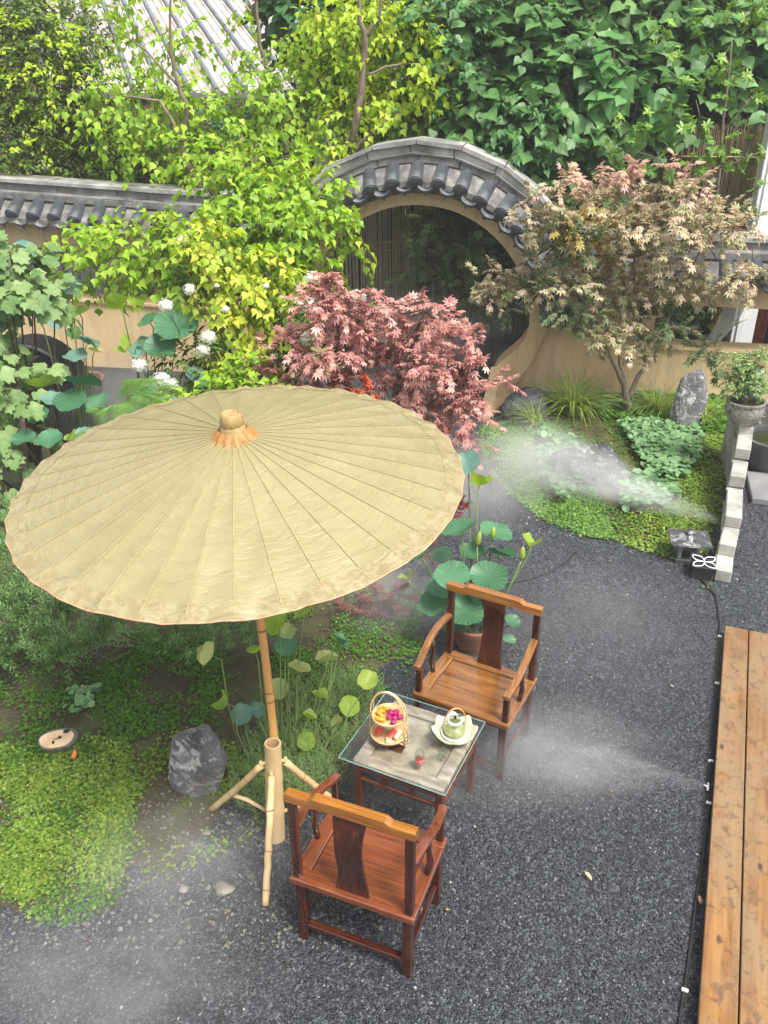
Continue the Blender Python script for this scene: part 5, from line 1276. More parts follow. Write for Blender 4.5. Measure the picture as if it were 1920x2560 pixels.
# maple seen through the gate, dim and green
L_ = []
for (x, y, rx, ry, k) in [(1100, 540, 90, 30, 26), (1180, 590, 80, 34, 26), (1080, 600, 80, 34, 24), (1150, 640, 110, 34, 36), (1230, 660, 60, 40, 22), (1040, 680, 50, 24, 8), (1110, 700, 100, 34, 34), (1200, 730, 80, 34, 28), (1280, 700, 50, 30, 14), (1070, 560, 60, 24, 14), (1150, 580, 60, 24, 14), (1260, 760, 50, 30, 12)]:
    L_.append((x, y, 13.2+random.uniform(-.3, .3), rx, ry, int(k*1.5), 0))
F2 = gy(1230, 830, 13.3); F2.z = 0
maple('gate_maple', 'dim green maple beyond the round gate before the bamboo poles', L_, F2, [[(F2.x, F2.y, 0, .05), pl(1220, 740, 13.2, .03), pl(1160, 640, 13.2, .018), pl(1100, 560, 13.2, .008)], [pl(1220, 740, 13.2, .02), pl(1270, 660, 13.2, .008)]], [('crown', leafmat('maple_gate_leaf', [(.12, .19, .08), (.20, .28, .12), (.30, .36, .20)], .45, .3))], .15, length=.28, barkm=bark_dark)
L_ = [(760+100, 1540, 6.0, 30, 16, 9, 0), (905, 1520, 6.0, 34, 18, 12, 0), (960, 1500, 6.0, 40, 22, 16, 0), (1000, 1490, 6.0, 24, 16, 8, 0), (890, 1550, 6.0, 26, 12, 6, 0), (960, 1530, 6.0, 30, 14, 8, 0), (1145, 1275, 6.8, 18, 24, 8, 0), (1100, 1370, 6.6, 22, 14, 5, 0)]
F3 = gy(935, 1645, 6.05); F3.z = .03
maple('plum_maple', 'small plum-red maple sapling with a thin dark stem below the umbrella edge', L_, F3, [[(F3.x, F3.y, 0, .013), pl(920, 1590, 6.0, .011), pl(905, 1530, 6.0, .009), pl(895, 1480, 6.0, .006)], [pl(915, 1570, 6, .008), pl(950, 1520, 6, .005)]], [('crown', maple_plum)], .095, length=.13, barkm=bark_dark, tw=.002)
mb = MB(); q = gy(845, 1600, 6.2)
for i, (a, b) in enumerate([(832, 838), (845, 846), (858, 853)]):
    mb.tube([gy(a-4, 1470, 6.2), gy(a, 1540, 6.2), gz(b, 1600, .03)], [.014, .016, .02], 7)
o = mb.build('bare_stems', bark_dark, None, True); tag(o, 'clump of bare grey stems under the right edge of the umbrella', 'stems')

# hydrangea with white heads ------------------------------------------------------------------------
hy = plant('hydrangea_shrub', 'hydrangea bush with white flower heads between the lotus and the red maple', 'shrub')
heads = [(781, 695, 8.9, 22), (894, 744, 8.6, 22), (758, 770, 8.8, 20), (775, 760, 8.8, 18), (764, 846, 8.7, 24), (414, 765, 9.0, 20), (521, 843, 8.8, 22), (509, 874, 8.8, 20), (350, 915, 9.2, 22), (405, 950, 9.0, 26), (457, 600, 9.8, 15), (474, 724, 9.2, 17), (564, 773, 9.0, 11), (949, 788, 8.5, 18), (955, 845, 8.4, 18), (830, 840, 8.5, 12), (640, 905, 8.8, 14), (430, 960, 9.0, 18), (665, 715, 9.0, 9), (542, 714, 9.2, 7), (965, 780, 8.5, 14)]
L_FLOR = (np.array([(0, 0, 0)]+[(math.cos(a)*r, math.sin(a)*r, z) for a, r, z in [(i*PI/4, .5 if i % 2 == 0 else .22, .1 if i % 2 == 0 else .02) for i in range(8)]]), np.array([(0, i+1, (i+1) % 8+1) for i in range(8)]))
stm = MB(); hb = []
for (x, y, d, r) in heads:
    d -= (.5 if x < 740 else .05); c = np.array(gy(x, y, d)); k = 110; D = rnd_dir(k, .15); R = r*.92*pxm(d)
    P = c+D*R*np.array([1, 1, .8])*(.75+.35*rng.random(k)+.22*np.sin(D[:, 0]*5+x)*np.cos(D[:, 2]*4+y))[:, None]
    V, F = scatter(L_FLOR, P, norm(np.cross(D, rnd_dir(k))), D, np.full(k, R*.42)*(.8+.4*rng.random(k)))
    fh = tri_mesh('flower_head', V, F, flower_w, hy)
    bm = bmesh.new(); bmesh.ops.create_icosphere(bm, subdivisions=2, radius=R*.72, matrix=Matrix.Translation(c)); me = bpy.data.meshes.new('flower_core'); bm.to_mesh(me); bm.free(); link('flower_core', me, flower_core, fh, True)
    b = Vector(c); stm.tube([b, b+Vector((.02, .08, -.12)), b+Vector((.05, .25, -.35))], [.004, .005, .006], 5)
stm.build('stems', greenstem, hy, True)
hb = [blob(500, 900, 9.0, 110, 60), blob(760, 800, 9.0, 70, 60), blob(720, 900, 8.9, 80, 40), blob(440, 620, 9.9, 50, 50), blob(560, 960, 8.8, 90, 34), blob(860, 820, 8.8, 60, 60), blob(480, 700, 9.3, 40, 40)]
lv, segs, _ = sprays(hb, 330, 6, .28, L_OVAL, .11, droop=.2); crown_obj('foliage', [lv], hedge_l, hy); crown_obj('twigs', [twig_mesh(segs, .004)], twigm, hy)
finish(hy, gz(600, 1010))
hedge('green_shrub', 'low bright green serrated-leaf shrub just above the umbrella top edge', 'shrub', [blob(500, 1000, 8.0, 80, 22), blob(580, 960, 8.0, 60, 30), blob(640, 930, 8.2, 60, 26)], 90, L_HEART, .09, tallow_l, tuple(gz(560, 1080)), per=5, length=.2)

# grape vine at the left edge ------------------------------------------------------------------------
grape_o = islandless('grape_leaf_single', [(.09, .18, .05), (.15, .26, .08), (.27, .38, .15)], rough=.5, tr=.25)
B11 = [blob(0, 650, 8.0, 40, 40), blob(40, 720, 8.0, 70, 45), blob(120, 735, 8.0, 50, 24), blob(-15, 820, 7.8, 34, 44), blob(-20, 900, 7.7, 34, 40), blob(50, 945, 7.7, 40, 14), blob(30, 1000, 7.5, 50, 46), blob(25, 1090, 7.4, 55, 46), blob(10, 1180, 7.2, 45, 46), blob(-50, 800, 8, 40, 200), blob(150, 925, 7.9, 26, 14), blob(90, 670, 8.1, 40, 24), blob(10, 600, 8.1, 26, 20), blob(90, 765, 7.9, 36, 18)]
gfoot = gz(110, 1290); gfoot.z = 0
broad_tree('grape_vine', 'pale green grape vine hanging down the left edge of the garden', B11, 170, L_GRAPE, .135, grape_o, tuple(gfoot), 300, per=4, length=.22, cat='vine', stemr=.02, k=1, facing=(.2, -.5, .3), tipdown=.8, normup=.9)
mb = MB(); mb.tube([gz(90, 1290), gy(60, 1180, 7.3), gy(55, 1080, 7.4), gy(40, 900, 7.8)], [.05, .045, .04, .03], 8); o = mb.build('timber_prop', bark, None, True); tag(o, 'brown timber prop standing under the grape vine at the left', 'post')
# black arched form behind the vine
ba = thing('black_arch', 'large black arched shape behind the grape vine', 'arch', gy(140, 960, 9.8)); ba.location.z = 0
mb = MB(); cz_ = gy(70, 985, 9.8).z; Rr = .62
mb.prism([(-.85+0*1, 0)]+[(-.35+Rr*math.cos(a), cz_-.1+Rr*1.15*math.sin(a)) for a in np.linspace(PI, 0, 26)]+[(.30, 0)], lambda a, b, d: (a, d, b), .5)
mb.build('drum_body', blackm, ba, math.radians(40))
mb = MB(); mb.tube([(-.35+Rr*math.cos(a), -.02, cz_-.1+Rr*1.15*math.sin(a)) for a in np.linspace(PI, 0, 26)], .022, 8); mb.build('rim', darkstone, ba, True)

# lotus ---------------------------------------------------------------------------------------------
def lotus_leaf_mesh(seed, fold=0.0, cup=.22, wave=.08):
    r_ = random.Random(seed); n = 30; rings = 6; V = [(0, 0, 0)]; F = []
    ph = [r_.uniform(0, 6.3) for _ in range(4)]
    for i in range(1, rings+1):
        q = i/rings
        for k in range(n):
            t = 2*PI*k/n; r = q*(1+.035*math.sin(5*t+ph[0])*q+.03*math.sin(9*t+ph[1])*q)
            z = cup*q**1.7+wave*q**2.5*(math.sin(3*t+ph[2])+.6*math.sin(6*t+ph[3])+.25*math.sin(11*t+ph[1]))+.008*math.cos(t*n/2)*q
            x = r*math.cos(t); y = r*math.sin(t)
            if fold:
                a = abs(x)*fold; z += abs(x)*math.sin(min(1.4, fold)); x *= math.cos(min(1.4, fold))
            V.append((x, y, z))
    for k in range(n): F.append((0, 1+k, 1+(k+1) % n))
    for i in range(rings-1):
        for k in range(n):
            a = 1+i*n+k; b = 1+i*n+(k+1) % n; F += [(a, a+n, b+n), (a, b+n, b)]
    return np.array(V), np.array(F)
lotus_v = {}
def lotusmat(m0, nm):
    """radial veins on the blade"""
    m = m0.copy(); m.name = nm; t = m.node_tree
    tc = t.nodes.new('ShaderNodeTexCoord'); sx = t.nodes.new('ShaderNodeSeparateXYZ'); t.links.new(tc.outputs['Object'], sx.inputs[0])
    at_ = t.nodes.new('ShaderNodeMath'); at_.operation = 'ARCTAN2'; t.links.new(sx.outputs['Y'], at_.inputs[0]); t.links.new(sx.outputs['X'], at_.inputs[1])
    mu = t.nodes.new('ShaderNodeMath'); mu.operation = 'MULTIPLY'; mu.inputs[1].default_value = 20; t.links.new(at_.outputs[0], mu.inputs[0])
    co = t.nodes.new('ShaderNodeMath'); co.operation = 'COSINE'; t.links.new(mu.outputs[0], co.inputs[0])
    pw_ = t.nodes.new('ShaderNodeMapRange'); pw_.inputs[1].default_value = .86; pw_.inputs[2].default_value = 1; pw_.inputs[3].default_value = 0; pw_.inputs[4].default_value = .45; t.links.new(co.outputs[0], pw_.inputs[0])
    oi = t.nodes.new('ShaderNodeObjectInfo'); r = [x for x in t.nodes if x.type == 'VALTORGB'][0]; t.links.new(oi.outputs['Random'], r.inputs[0])
    p = [x for x in t.nodes if x.type == 'BSDF_PRINCIPLED'][0]; src = p.inputs['Base Color'].links[0].from_socket
    mx = t.nodes.new('ShaderNodeMix'); mx.data_type = 'RGBA'; t.links.new(pw_.outputs[0], mx.inputs[0]); t.links.new(src, mx.inputs[6]); mx.inputs[7].default_value = (.30, .42, .16, 1); t.links.new(mx.outputs[2], p.inputs['Base Color'])
    return m
LM = {'d': lotusmat(lotus_d, 'lotus_d_v'), 'b': lotusmat(lotus_b, 'lotus_b_v'), 'y': lotusmat(lotus_y, 'lotus_y_v'), 'p': lotusmat(lotus_p, 'lotus_p_v')}
def lotus(name, label, leaves, foot, spread, group=None, buds=(), cat='lotus plant', stalk_r=.007):
    """leaves: (px,py,y,radius_px,kind,tilt_x,tilt_y,fold) ; stalks run down to the foot"""
    t = plant(name, label, cat, group); f = Vector(foot)
    for i, (px, py, y, r, kind, ax, ay, fold) in enumerate(leaves):
        c = gy(px, py, y); R = r*pxm(y); V, F = lotus_leaf_mesh(i*13+len(leaves), fold, cup=.16 if kind in 'db' else .25, wave=.07 if kind in 'db' else .10)
        nrm = Vector((ax, ay, 1)).normalized(); o = tri_mesh('leaf', V*R, F, LM[kind], t, True)
        o.location = c-f; o.rotation_euler = (nrm.to_track_quat('Z', 'Y') @ Euler((0, 0, random.uniform(0, 6.3))).to_quaternion()).to_euler()
        g = Vector((f.x+(c.x-f.x)*spread+random.uniform(-.03, .03), f.y+(c.y-f.y)*spread+random.uniform(-.03, .03), 0))
        e = c-nrm*.004; m1 = e.lerp(g, .45)+Vector((random.uniform(-.02, .02), 0, .02)); 
        MB().tube([g-f+Vector((0, 0, f.z)) if False else g-Vector((f.x, f.y, f.z)), m1-f, (e-nrm*.06)-f, e-f], [stalk_r*1.1, stalk_r, stalk_r*.9, stalk_r*.8], 6).build('stalk', greenstem, t, True)
    for (px, py, y, ln, ax) in buds:
        c = gy(px, py, y); g = Vector((f.x+(c.x-f.x)*spread, f.y+(c.y-f.y)*spread, 0))
        mb = MB(); q = Vector((ax, 0, 1)).normalized(); mb.tube([c-f, c-f+q*ln*.3, c-f+q*ln*.75, c-f+q*ln], [.008, .022, .018, .004], 10); mb.build('rolled_leaf', LM['y'], t, True)
        MB().tube([g-f, c.lerp(g, .5)-f+Vector((.02, 0, 0)), c-f], stalk_r*.8, 6).build('stalk', greenstem, t, True)
    t.location = f; return t
pot = lambda nm, lab, c, r, h, m, rim_m=None: None
def clay_pot(label, c, r, h, m, soilm=soil, name='plant_pot'):
    t = thing(name, label, 'pot', c)
    MB().lathe([(0, 0), (r*.7, 0), (r*.85, h*.3), (r, h*.8), (r*1.08, h*.92), (r*1.08, h), (r*.94, h), (r*.92, h*.85), (0, h*.84)], n=36).build('pot_wall', m, t, math.radians(40))
    MB().lathe([(0, h*.87), (r*.9, h*.87)], n=30).build('water', simple('pot_water', (.02, .025, .015), (.04, .05, .02), 8, .08, 0), t, True)
    return t
LP = gz(1182, 1612); LP.z = 0
clay_pot('reddish clay pot holding the tall lotus behind the farther armchair', LP, .19, .24, potclay)
lotus('potted_lotus', 'lotus with broad dark leaves and two rolled leaves growing in the clay pot', [(1150, 1327, 5.6, 48, 'd', -.4, .1, .15), (1238, 1332, 5.8, 46, 'd', .25, -.1, 0), (1327, 1366, 5.6, 36, 'y', .25, .35, .7), (1247, 1388, 5.6, 46, 'd', .2, .4, .25), (1130, 1440, 5.4, 50, 'd', -.1, -.35, 0), (1222, 1443, 5.4, 54, 'd', 0, -.35, 0), (1165, 1527, 5.35, 54, 'd', 0, -.45, 0), (1085, 1512, 5.5, 46, 'd', -.3, -.25, .1), (1053, 1393, 5.7, 30, 'd', -.8, .2, .3), (1103, 1390, 5.8, 30, 'd', -.2, -.2, .1), (1020, 1447, 5.7, 26, 'p', -.5, .3, .5), (1280, 1553, 5.4, 24, 'd', .3, -.3, .1), (1272, 1600, 5.4, 20, 'd', .3, -.2, .2), (1105, 1470, 5.5, 44, 'd', -.2, -.2, .1), (1195, 1490, 5.5, 42, 'd', .2, -.2, .1), (1140, 1560, 5.5, 36, 'd', -.2, -.3, .1), (1225, 1530, 5.5, 34, 'd', .3, -.3, .1), (1180, 1380, 5.8, 34, 'd', -.1, -.3, .1), (1198, 1215, 6.1, 36, 'y', .3, .6, .7), (1168, 1160, 6.3, 36, 'b', -.3, -.6, .2)], LP, .12,
      buds=[(1193, 1365, 5.6, .13, .12), (1305, 1400, 5.5, .12, 0), (1232, 1345, 5.7, .10, 0)])
LG = gz(700, 2000); LG.z = 0
lotus('garden_lotus', 'group of young yellow-green lotus leaves on thin stalks around the umbrella pole', [(689, 1554, 4.55, 40, 'y', -.4, -.9, .3), (716, 1580, 4.6, 26, 'p', .3, -.6, .2), (757, 1538, 4.9, 38, 'y', .0, .3, .5), (716, 1613, 4.55, 33, 'd', 0, -.9, 0), (640, 1632, 4.6, 28, 'y', -.3, .5, .5), (817, 1655, 4.9, 34, 'p', .1, .3, .7), (746, 1679, 4.7, 34, 'p', .3, .4, .6), (692, 1725, 4.5, 36, 'p', .1, -.5, .2), (567, 1758, 4.4, 36, 'y', -1.2, -.2, .6), (605, 1787, 4.4, 34, 'b', -.1, -.6, .1), (643, 1776, 4.45, 26, 'b', .3, -.5, .2), (798, 1744, 4.7, 28, 'y', .1, .4, .7), (873, 1766, 4.6, 32, 'y', .2, -.8, .1), (846, 1812, 4.5, 26, 'p', -.9, 0, .7), (772, 1796, 4.5, 24, 'y', .6, .3, .7), (745, 1800, 4.55, 22, 'p', -.5, .3, .4), (766, 1853, 4.3, 29, 'y', 0, -1.0, 0), (846, 1600, 5.0, 22, 'd', .8, .3, .6), (860, 1615, 5.0, 20, 'd', .9, 0, .6), (532, 1640, 4.5, 38, 'p', -1.6, 0, 1.1), (920, 1703, 4.7, 32, 'y', 0, -.5, .3), (665, 1990, 4.0, 15, 'p', -.8, -.6, .2)], LG, .55, stalk_r=.005)
LB3 = gz(390, 1065); LB3.z = 0
lotus('pond_lotus', 'tall lotus with large dark blue-green leaves before the low wall left of the white flowers', [(440, 815, 8.9, 52, 'd', .1, -.55, 0), (375, 806, 9.1, 30, 'd', -.4, -.2, .2), (402, 867, 8.8, 38, 'd', .1, -.7, 0), (358, 872, 9.0, 34, 'b', -.3, -.5, .1), (324, 867, 8.9, 30, 'y', -1.6, -.2, .8), (302, 768, 9.0, 34, 'y', -.5, .7, .6), (486, 950, 8.6, 36, 'b', .7, -.3, .4), (543, 866, 8.8, 28, 'd', .5, -.1, .2), (370, 980, 8.4, 34, 'b', -.2, -.2, .2), (420, 1010, 8.3, 30, 'b', .2, -.2, .2)], LB3, .3)
LB4 = gz(205, 1130); LB4.z = 0
lotus('pond_lotus', 'paler bluish lotus with leaves beside the black arch and grape vine', [(155, 800, 9.4, 32, 'b', -.1, -.7, 0), (177, 720, 9.6, 28, 'b', .1, -.5, .1), (200, 785, 9.6, 22, 'y', -.2, -.3, .3), (218, 860, 9.3, 28, 'b', .5, .3, .4), (190, 895, 9.3, 30, 'b', 0, -.2, .2), (236, 880, 9.2, 18, 'p', .5, .1, .6), (57, 630, 9.2, 30, 'b', .2, -.8, 0)], LB4, .35)
clay_pot('brown clay pot beneath the bluish lotus near the black arch', gz(205, 1020)*1.0, .34, .42, potclay)
LB5 = gz(150, 1180); LB5.z = 0
lotus('pond_lotus', 'bright green lotus with upturned wavy leaves left of the fern', [(205, 962, 7.6, 46, 'd', .1, .5, .3), (178, 1005, 7.5, 42, 'd', 0, -.4, .1), (105, 968, 7.7, 40, 'y', -.1, .3, .5), (246, 1012, 7.6, 34, 'd', -.2, -.4, .3), (125, 1100, 7.2, 34, 'd', 0, -.3, .1), (100, 1045, 7.4, 30, 'd', -.3, -.3, .2), (215, 1090, 7.2, 26, 'b', .3, -.3, .2), (130, 1000, 7.6, 28, 'b', .1, -.3, .2), (60, 1100, 7.2, 30, 'd', 0, -.3, .2), (185, 1100, 7.4, 24, 'y', -.5, .3, .7)], LB5, .35)

# ferns ------------------------------------------------------------------------------------------
def fern(label, spots, size):
    t = plant('fern', label, 'fern', 'ferns above the umbrella edge')
    f0 = gy(*spots[0][:3]); f0.z = max(.0, f0.z-.35)
    P = []; T = []; Nn = []; S = []
    for (px, py, y, n, az) in spots:
        c = np.array(gy(px, py, y))
        for k in range(n):
            a = math.radians(az)+rng.normal()*.9; L = size*(.7+.5*rng.random()); d = np.array([math.cos(a), math.sin(a), 0])
            sd_ = np.array([-d[1], d[0], 0])
            for j in range(24):
                q = j/24; p = c+d*L*q+np.array([0, 0, L*(.45*q-.55*q*q)]); w_ = L*.30*math.sin(PI*min(1, .12+q*.9))**.8
                for s in (-1, 1):
                    P.append(p); T.append(sd_*s+d*.45+np.array([0, 0, -.15])); Nn.append([0, 0, 1]); S.append(w_)
    V, F = scatter((np.array([(0, 0, 0), (-.032, .3, .02), (0, 1, -.08), (.032, .3, .02)]), L_NEEDLE[1]), np.array(P), np.array(T), np.array(Nn, float), np.array(S))
    tri_mesh('fronds', V, F, fern_l, t, False, STUFF); return finish(t, f0)
fern('feathery bright green fern arching above the upper left edge of the umbrella', [(300, 1010, 7.2, 9, 20), (330, 990, 7.2, 6, 60), (280, 1050, 7.0, 6, -20)], .55)
fern('smaller fern low at the upper left rim of the umbrella', [(190, 1085, 6.9, 6, 0), (230, 1100, 6.9, 4, 40)], .34)

# rosemary hedge below the umbrella --------------------------------------------------------------
t = plant('rosemary_bush', 'dense rosemary-like bush with needle leaves under the left side of the umbrella', 'bush')
Br = [blob(60, 1420, 5.6, 140, 70), blob(80, 1520, 5.3, 130, 70), blob(200, 1560, 5.1, 110, 60), blob(-20, 1580, 5.2, 100, 90), blob(330, 1570, 5.2, 90, 50), blob(450, 1590, 5.2, 80, 40), blob(550, 1580, 5.2, 70, 40), blob(140, 1620, 4.9, 70, 40), blob(30, 1340, 6.0, 80, 70), blob(640, 1570, 5.4, 60, 36)]
P, D = crown_points(Br, 1000, .12); T = norm(D*.5+rnd_dir(len(P))*.45+np.array([0, 0, .7])); n = len(P); Ls = .11+.09*rng.random(n)
LPp = []; LT = []; S = []
for j in range(20):
    q = (j+1)/20; a = j*2.4; u = norm(np.cross(T, [0, .3, 1.])); v = np.cross(T, u); d = u*math.cos(a)+v*math.sin(a)
    LPp.append(P+T*(Ls*q)[:, None]); LT.append(norm(d+T*.7)); S.append(np.full(n, .055)*(1.15-.5*q))
LPp = np.concatenate(LPp); LT = np.concatenate(LT); S = np.concatenate(S)
V, F = scatter(L_NEEDLE, LPp, LT, norm(np.array([0, 0, 1.])+.3*rnd_dir(len(LPp))), S); V2, F2 = twig_mesh([P, P+T*(Ls*.5)[:, None], P+T*Ls[:, None]], .0022)
tri_mesh('needles', V, F, rosem_l, t, False, STUFF); tri_mesh('twigs', V2, F2, greenstem, t, False, STUFF)
mb = MB(); branches_to(mb, (-2.0, 5.6, 0), Br, .009); mb.build('stems', bark, t, True)
finish(t, (-2.0, 5.6, 0))

# feathery low plants behind the stand --------------------------------------------------------------
t = plant('feathery_clump', 'soft feathery green clump between the umbrella stand and the tea table', 'plant')
n = 2400; x = []; 
FP = gpoly([(560, 1990), (640, 1850), (700, 1740), (860, 1700), (960, 1740), (900, 1830), (850, 1930), (840, 2010), (740, 2040), (620, 2040)])
a = np.array(FP); X = a[:, 0].min()+np.ptp(a[:, 0])*rng.random(n); Y = a[:, 1].min()+np.ptp(a[:, 1])*rng.random(n); k = in_poly(X, Y, FP); X = X[k]; Y = Y[k]; n = len(X)
h = .12+.16*rng.random(n); T = norm(np.stack([rng.normal(size=n)*.35, rng.normal(size=n)*.35, np.ones(n)], 1)); base_ = np.stack([X, Y, np.zeros(n)+.02], 1)
LPp = []; LT = []; S = []
for j in range(16):
    q = .15+.85*j/16; d = rnd_dir(n); d[:, 2] = np.abs(d[:, 2])*.3; LPp.append(base_+T*(h*q)[:, None]); LT.append(norm(d+T*.5)); S.append(np.full(n, .030)*(1.2-.7*q))
LPp = np.concatenate(LPp); LT = np.concatenate(LT); S = np.concatenate(S)
V, F = scatter(L_NEEDLE, LPp, LT, norm(np.array([0, 0, 1.])+.3*rnd_dir(len(LPp))), S)
tri_mesh('fronds', V, F, feath_l, t, False, STUFF); finish(t, (a[:, 0].mean(), a[:, 1].mean(), 0))

# ground cover --------------------------------------------------------------------------------------
def cover(label, cat, poly, n, tpl, size, m, hfun, thr=-.1, sc_=2.2, seed=3, lift=.012, name='clover_carpet', spread=.01, tilt=.5):
    a = np.array(poly); x = a[:, 0].min()+np.ptp(a[:, 0])*rng.random(n); y = a[:, 1].min()+np.ptp(a[:, 1])*rng.random(n)
    k = in_poly(x, y, poly) | (dist_poly(x, y, poly) < spread*rng.random(n)*8); x = x[k]; y = y[k]
    k = (np.abs(x) < .56*np.hypot(y, 4.2)+.2); x = x[k]; y = y[k]
    nz_ = vnoise(x, y, sc_, seed)+.35*vnoise(x, y, sc_*4, seed+1); k = nz_ > thr+.22*rng.normal(size=len(x)); x = x[k]; y = y[k]; n = len(x)
    z = hfun(x, y)+lift+.02*rng.random(n); T = norm(np.stack([rng.normal(size=n), rng.normal(size=n), rng.normal(size=n)*.25], 1)); Nn = norm(np.stack([rng.normal(size=n)*tilt*.6, rng.normal(size=n)*tilt*.6-.15, np.ones(n)], 1))
    V, F = scatter(tpl, np.stack([x, y, z], 1), T, Nn, size*(.6+.8*rng.random(n)))
    o = tri_mesh(name, V, F, m, None, False, STUFF); tag(o, label, cat); return o
hl = lambda x, y: np.maximum(0, bed_height(x, y, LB, .07, .7)+vnoise(x, y, 3.0, 1)*.022)
hr = lambda x, y: np.maximum(0, bed_height(x, y, RB, .10, .8)+vnoise(x, y, 3.0, 1)*.022)
CL1 = gpoly([(-160, 1900), (150, 1890), (300, 1860), (330, 1990), (310, 2100), (300, 2230), (230, 2280), (140, 2320), (60, 2240), (-160, 2200)])
cover('bright lime clover carpet at the lower left of the garden bed', 'ground cover', CL1, 30000, L_CLOVER, .0165, clover_l, hl, thr=.06, seed=4)
cover('thin dim creeping weeds under the bright clover at lower left', 'ground cover', CL1, 16000, L_CLOVER, .015, clover_d, hl, thr=-.3, seed=31, lift=.002)
cover('short mossy clover under the rosemary bush and around the grey boulder', 'ground cover', gpoly([(-160, 1650), (300, 1600), (640, 1600), (640, 1800), (440, 1830), (300, 1870), (-160, 1960)]), 32000, L_CLOVER, .017, clover_d, hl, thr=.02, seed=6)
cover('scattered clover sprigs over the bare soil in front of the grey boulder', 'ground cover', gpoly([(290, 1880), (520, 1840), (700, 2010), (640, 2080), (500, 2150), (370, 2200), (300, 2250)]), 9000, L_CLOVER, .018, clover_l, hl, thr=.12, seed=8)
cover('thin weeds over the shaded soil between the lotus stalks and plum maple', 'ground cover', gpoly([(700, 1500), (1050, 1480), (1050, 1640), (960, 1750), (700, 1760)]), 9000, L_HEX, .020, clover_d, hl, thr=-.05, seed=9)
RB1 = gpoly([(1215, 1070), (1200, 1120), (1230, 1180), (1290, 1240), (1370, 1300), (1450, 1335), (1540, 1350), (1500, 1270), (1440, 1210), (1420, 1120), (1330, 1050)])
cover('lime green creeping cover along the curved edge of the right bed', 'ground cover', RB1, 44000, L_HEX, .021, clover_r, hr, thr=-.32, seed=12)
RB2 = gpoly([(1540, 1350), (1700, 1400), (1790, 1370), (1810, 1200), (1840, 1060), (1740, 1060), (1690, 1180), (1640, 1260), (1600, 1300), (1560, 1310)])
cover('sparse creeping weeds over the open soil of the right bed', 'ground cover', gpoly([(1240, 1040), (1500, 1005), (1740, 1060), (1700, 1390), (1540, 1340), (1400, 1290), (1260, 1180)]), 26000, L_HEX, .022, clover_d, hr, thr=-.05, seed=22)
cover('vivid green clover between the tall upright rock and the stepped stones', 'ground cover', RB2, 36000, L_HEX, .024, clover_l, hr, thr=-.18, seed=14)
cover('deep green leafy cover at the foot of the ochre wall', 'ground cover', gpoly([(1500, 1000), (1840, 985), (1850, 1080), (1740, 1090), (1500, 1060)]), 9000, L_ROUND, .055, clover_d, lambda x, y: hr(x, y)+.05*rng.random(len(x)), thr=-.3, seed=15)
penny = [([(1360, 1110), (1420, 1110), (1440, 1200), (1400, 1270), (1360, 1220)], 'round pale leaves to the left of the low dark rock', 1100), ([(1560, 1090), (1720, 1080), (1740, 1130), (1700, 1200), (1650, 1230), (1590, 1160)], 'round pale green leaves in front of the tall upright rock', 2600), ([(1530, 1240), (1620, 1220), (1690, 1250), (1640, 1290), (1560, 1290)], 'round pale leaves to the right of the low dark rock', 1300), ([(1480, 1000), (1640, 1000), (1640, 1045), (1490, 1050)], 'round leaves around the foot of the tan maple', 700)]
for (pp, lab, n_) in penny:
    cover(lab, 'ground cover', gpoly(pp), n_, L_ROUND, .068, penny_l, lambda x, y: hr(x, y)+.06+.06*rng.random(len(x)), thr=-.15, seed=17, name='pennywort_patch', tilt=.4)
cover('small round bluish leaves beside the log slice', 'ground cover', gpoly([(180, 1750), (225, 1740), (230, 1790), (190, 1800)]), 90, L_ROUND, .045, penny_l, lambda x, y: hl(x, y)+.03, thr=-1, name='pennywort_patch')
g_ = stones('bed_pebbles', 2600, (-2.6, .2, 2.9, 4.3), .006, .018, simple('bed_pebble', (.06, .055, .045), (.24, .22, .19), 9, .8, .2), (), .6, zf=lambda x, y: hl(x, y)); tag(g_, 'mixed brown and grey pebbles around the clover bed at lower left', 'pebbles')

# grasses ------------------------------------------------------------------------------------------
def grass(label, px, py, n, L, lean=.0):
    t = plant('ornamental_grass', label, 'grass', 'arching grass tufts along the ochre wall'); g = gz(px, py, .05)
    V = []; F = []
    for i in range(n):
        a = rng.random()*2*PI; l = L*(.6+.6*rng.random()); d = np.array([math.cos(a)+lean, math.sin(a)*.8, 0]); d = d/np.linalg.norm(d); k = .35+.5*rng.random(); s = np.array([-d[1], d[0], 0])*.010
        p0 = np.array(g)+np.array([rng.normal()*.05, rng.normal()*.05, 0]); o = len(V)
        for j in range(6):
            q = j/5; p = p0+d*l*k*q**1.3+np.array([0, 0, l*(q*.95-.62*k*1.5*q*q)]); wv = 1-q*.9
            V.append(p-s*wv); V.append(p+s*wv)
        for j in range(5): F += [(o+2*j, o+2*j+1, o+2*j+3), (o+2*j, o+2*j+3, o+2*j+2)]
    tri_mesh('blades', np.array(V), np.array(F), grass_l, t, False, STUFF); return finish(t, g)
grass('tall arching grass tuft against the ochre wall left of the tan maple', 1430, 1040, 330, .95)
grass('fine arching grass tuft between the tan maple trunk and upright rock', 1640, 1040, 190, .75)
grass('sparse grass blades to the right of the upright rock', 1755, 1060, 60, .7)
grass('short grass blades spilling from the bed beside the round gate', 1340, 1070, 70, .6, -.8)
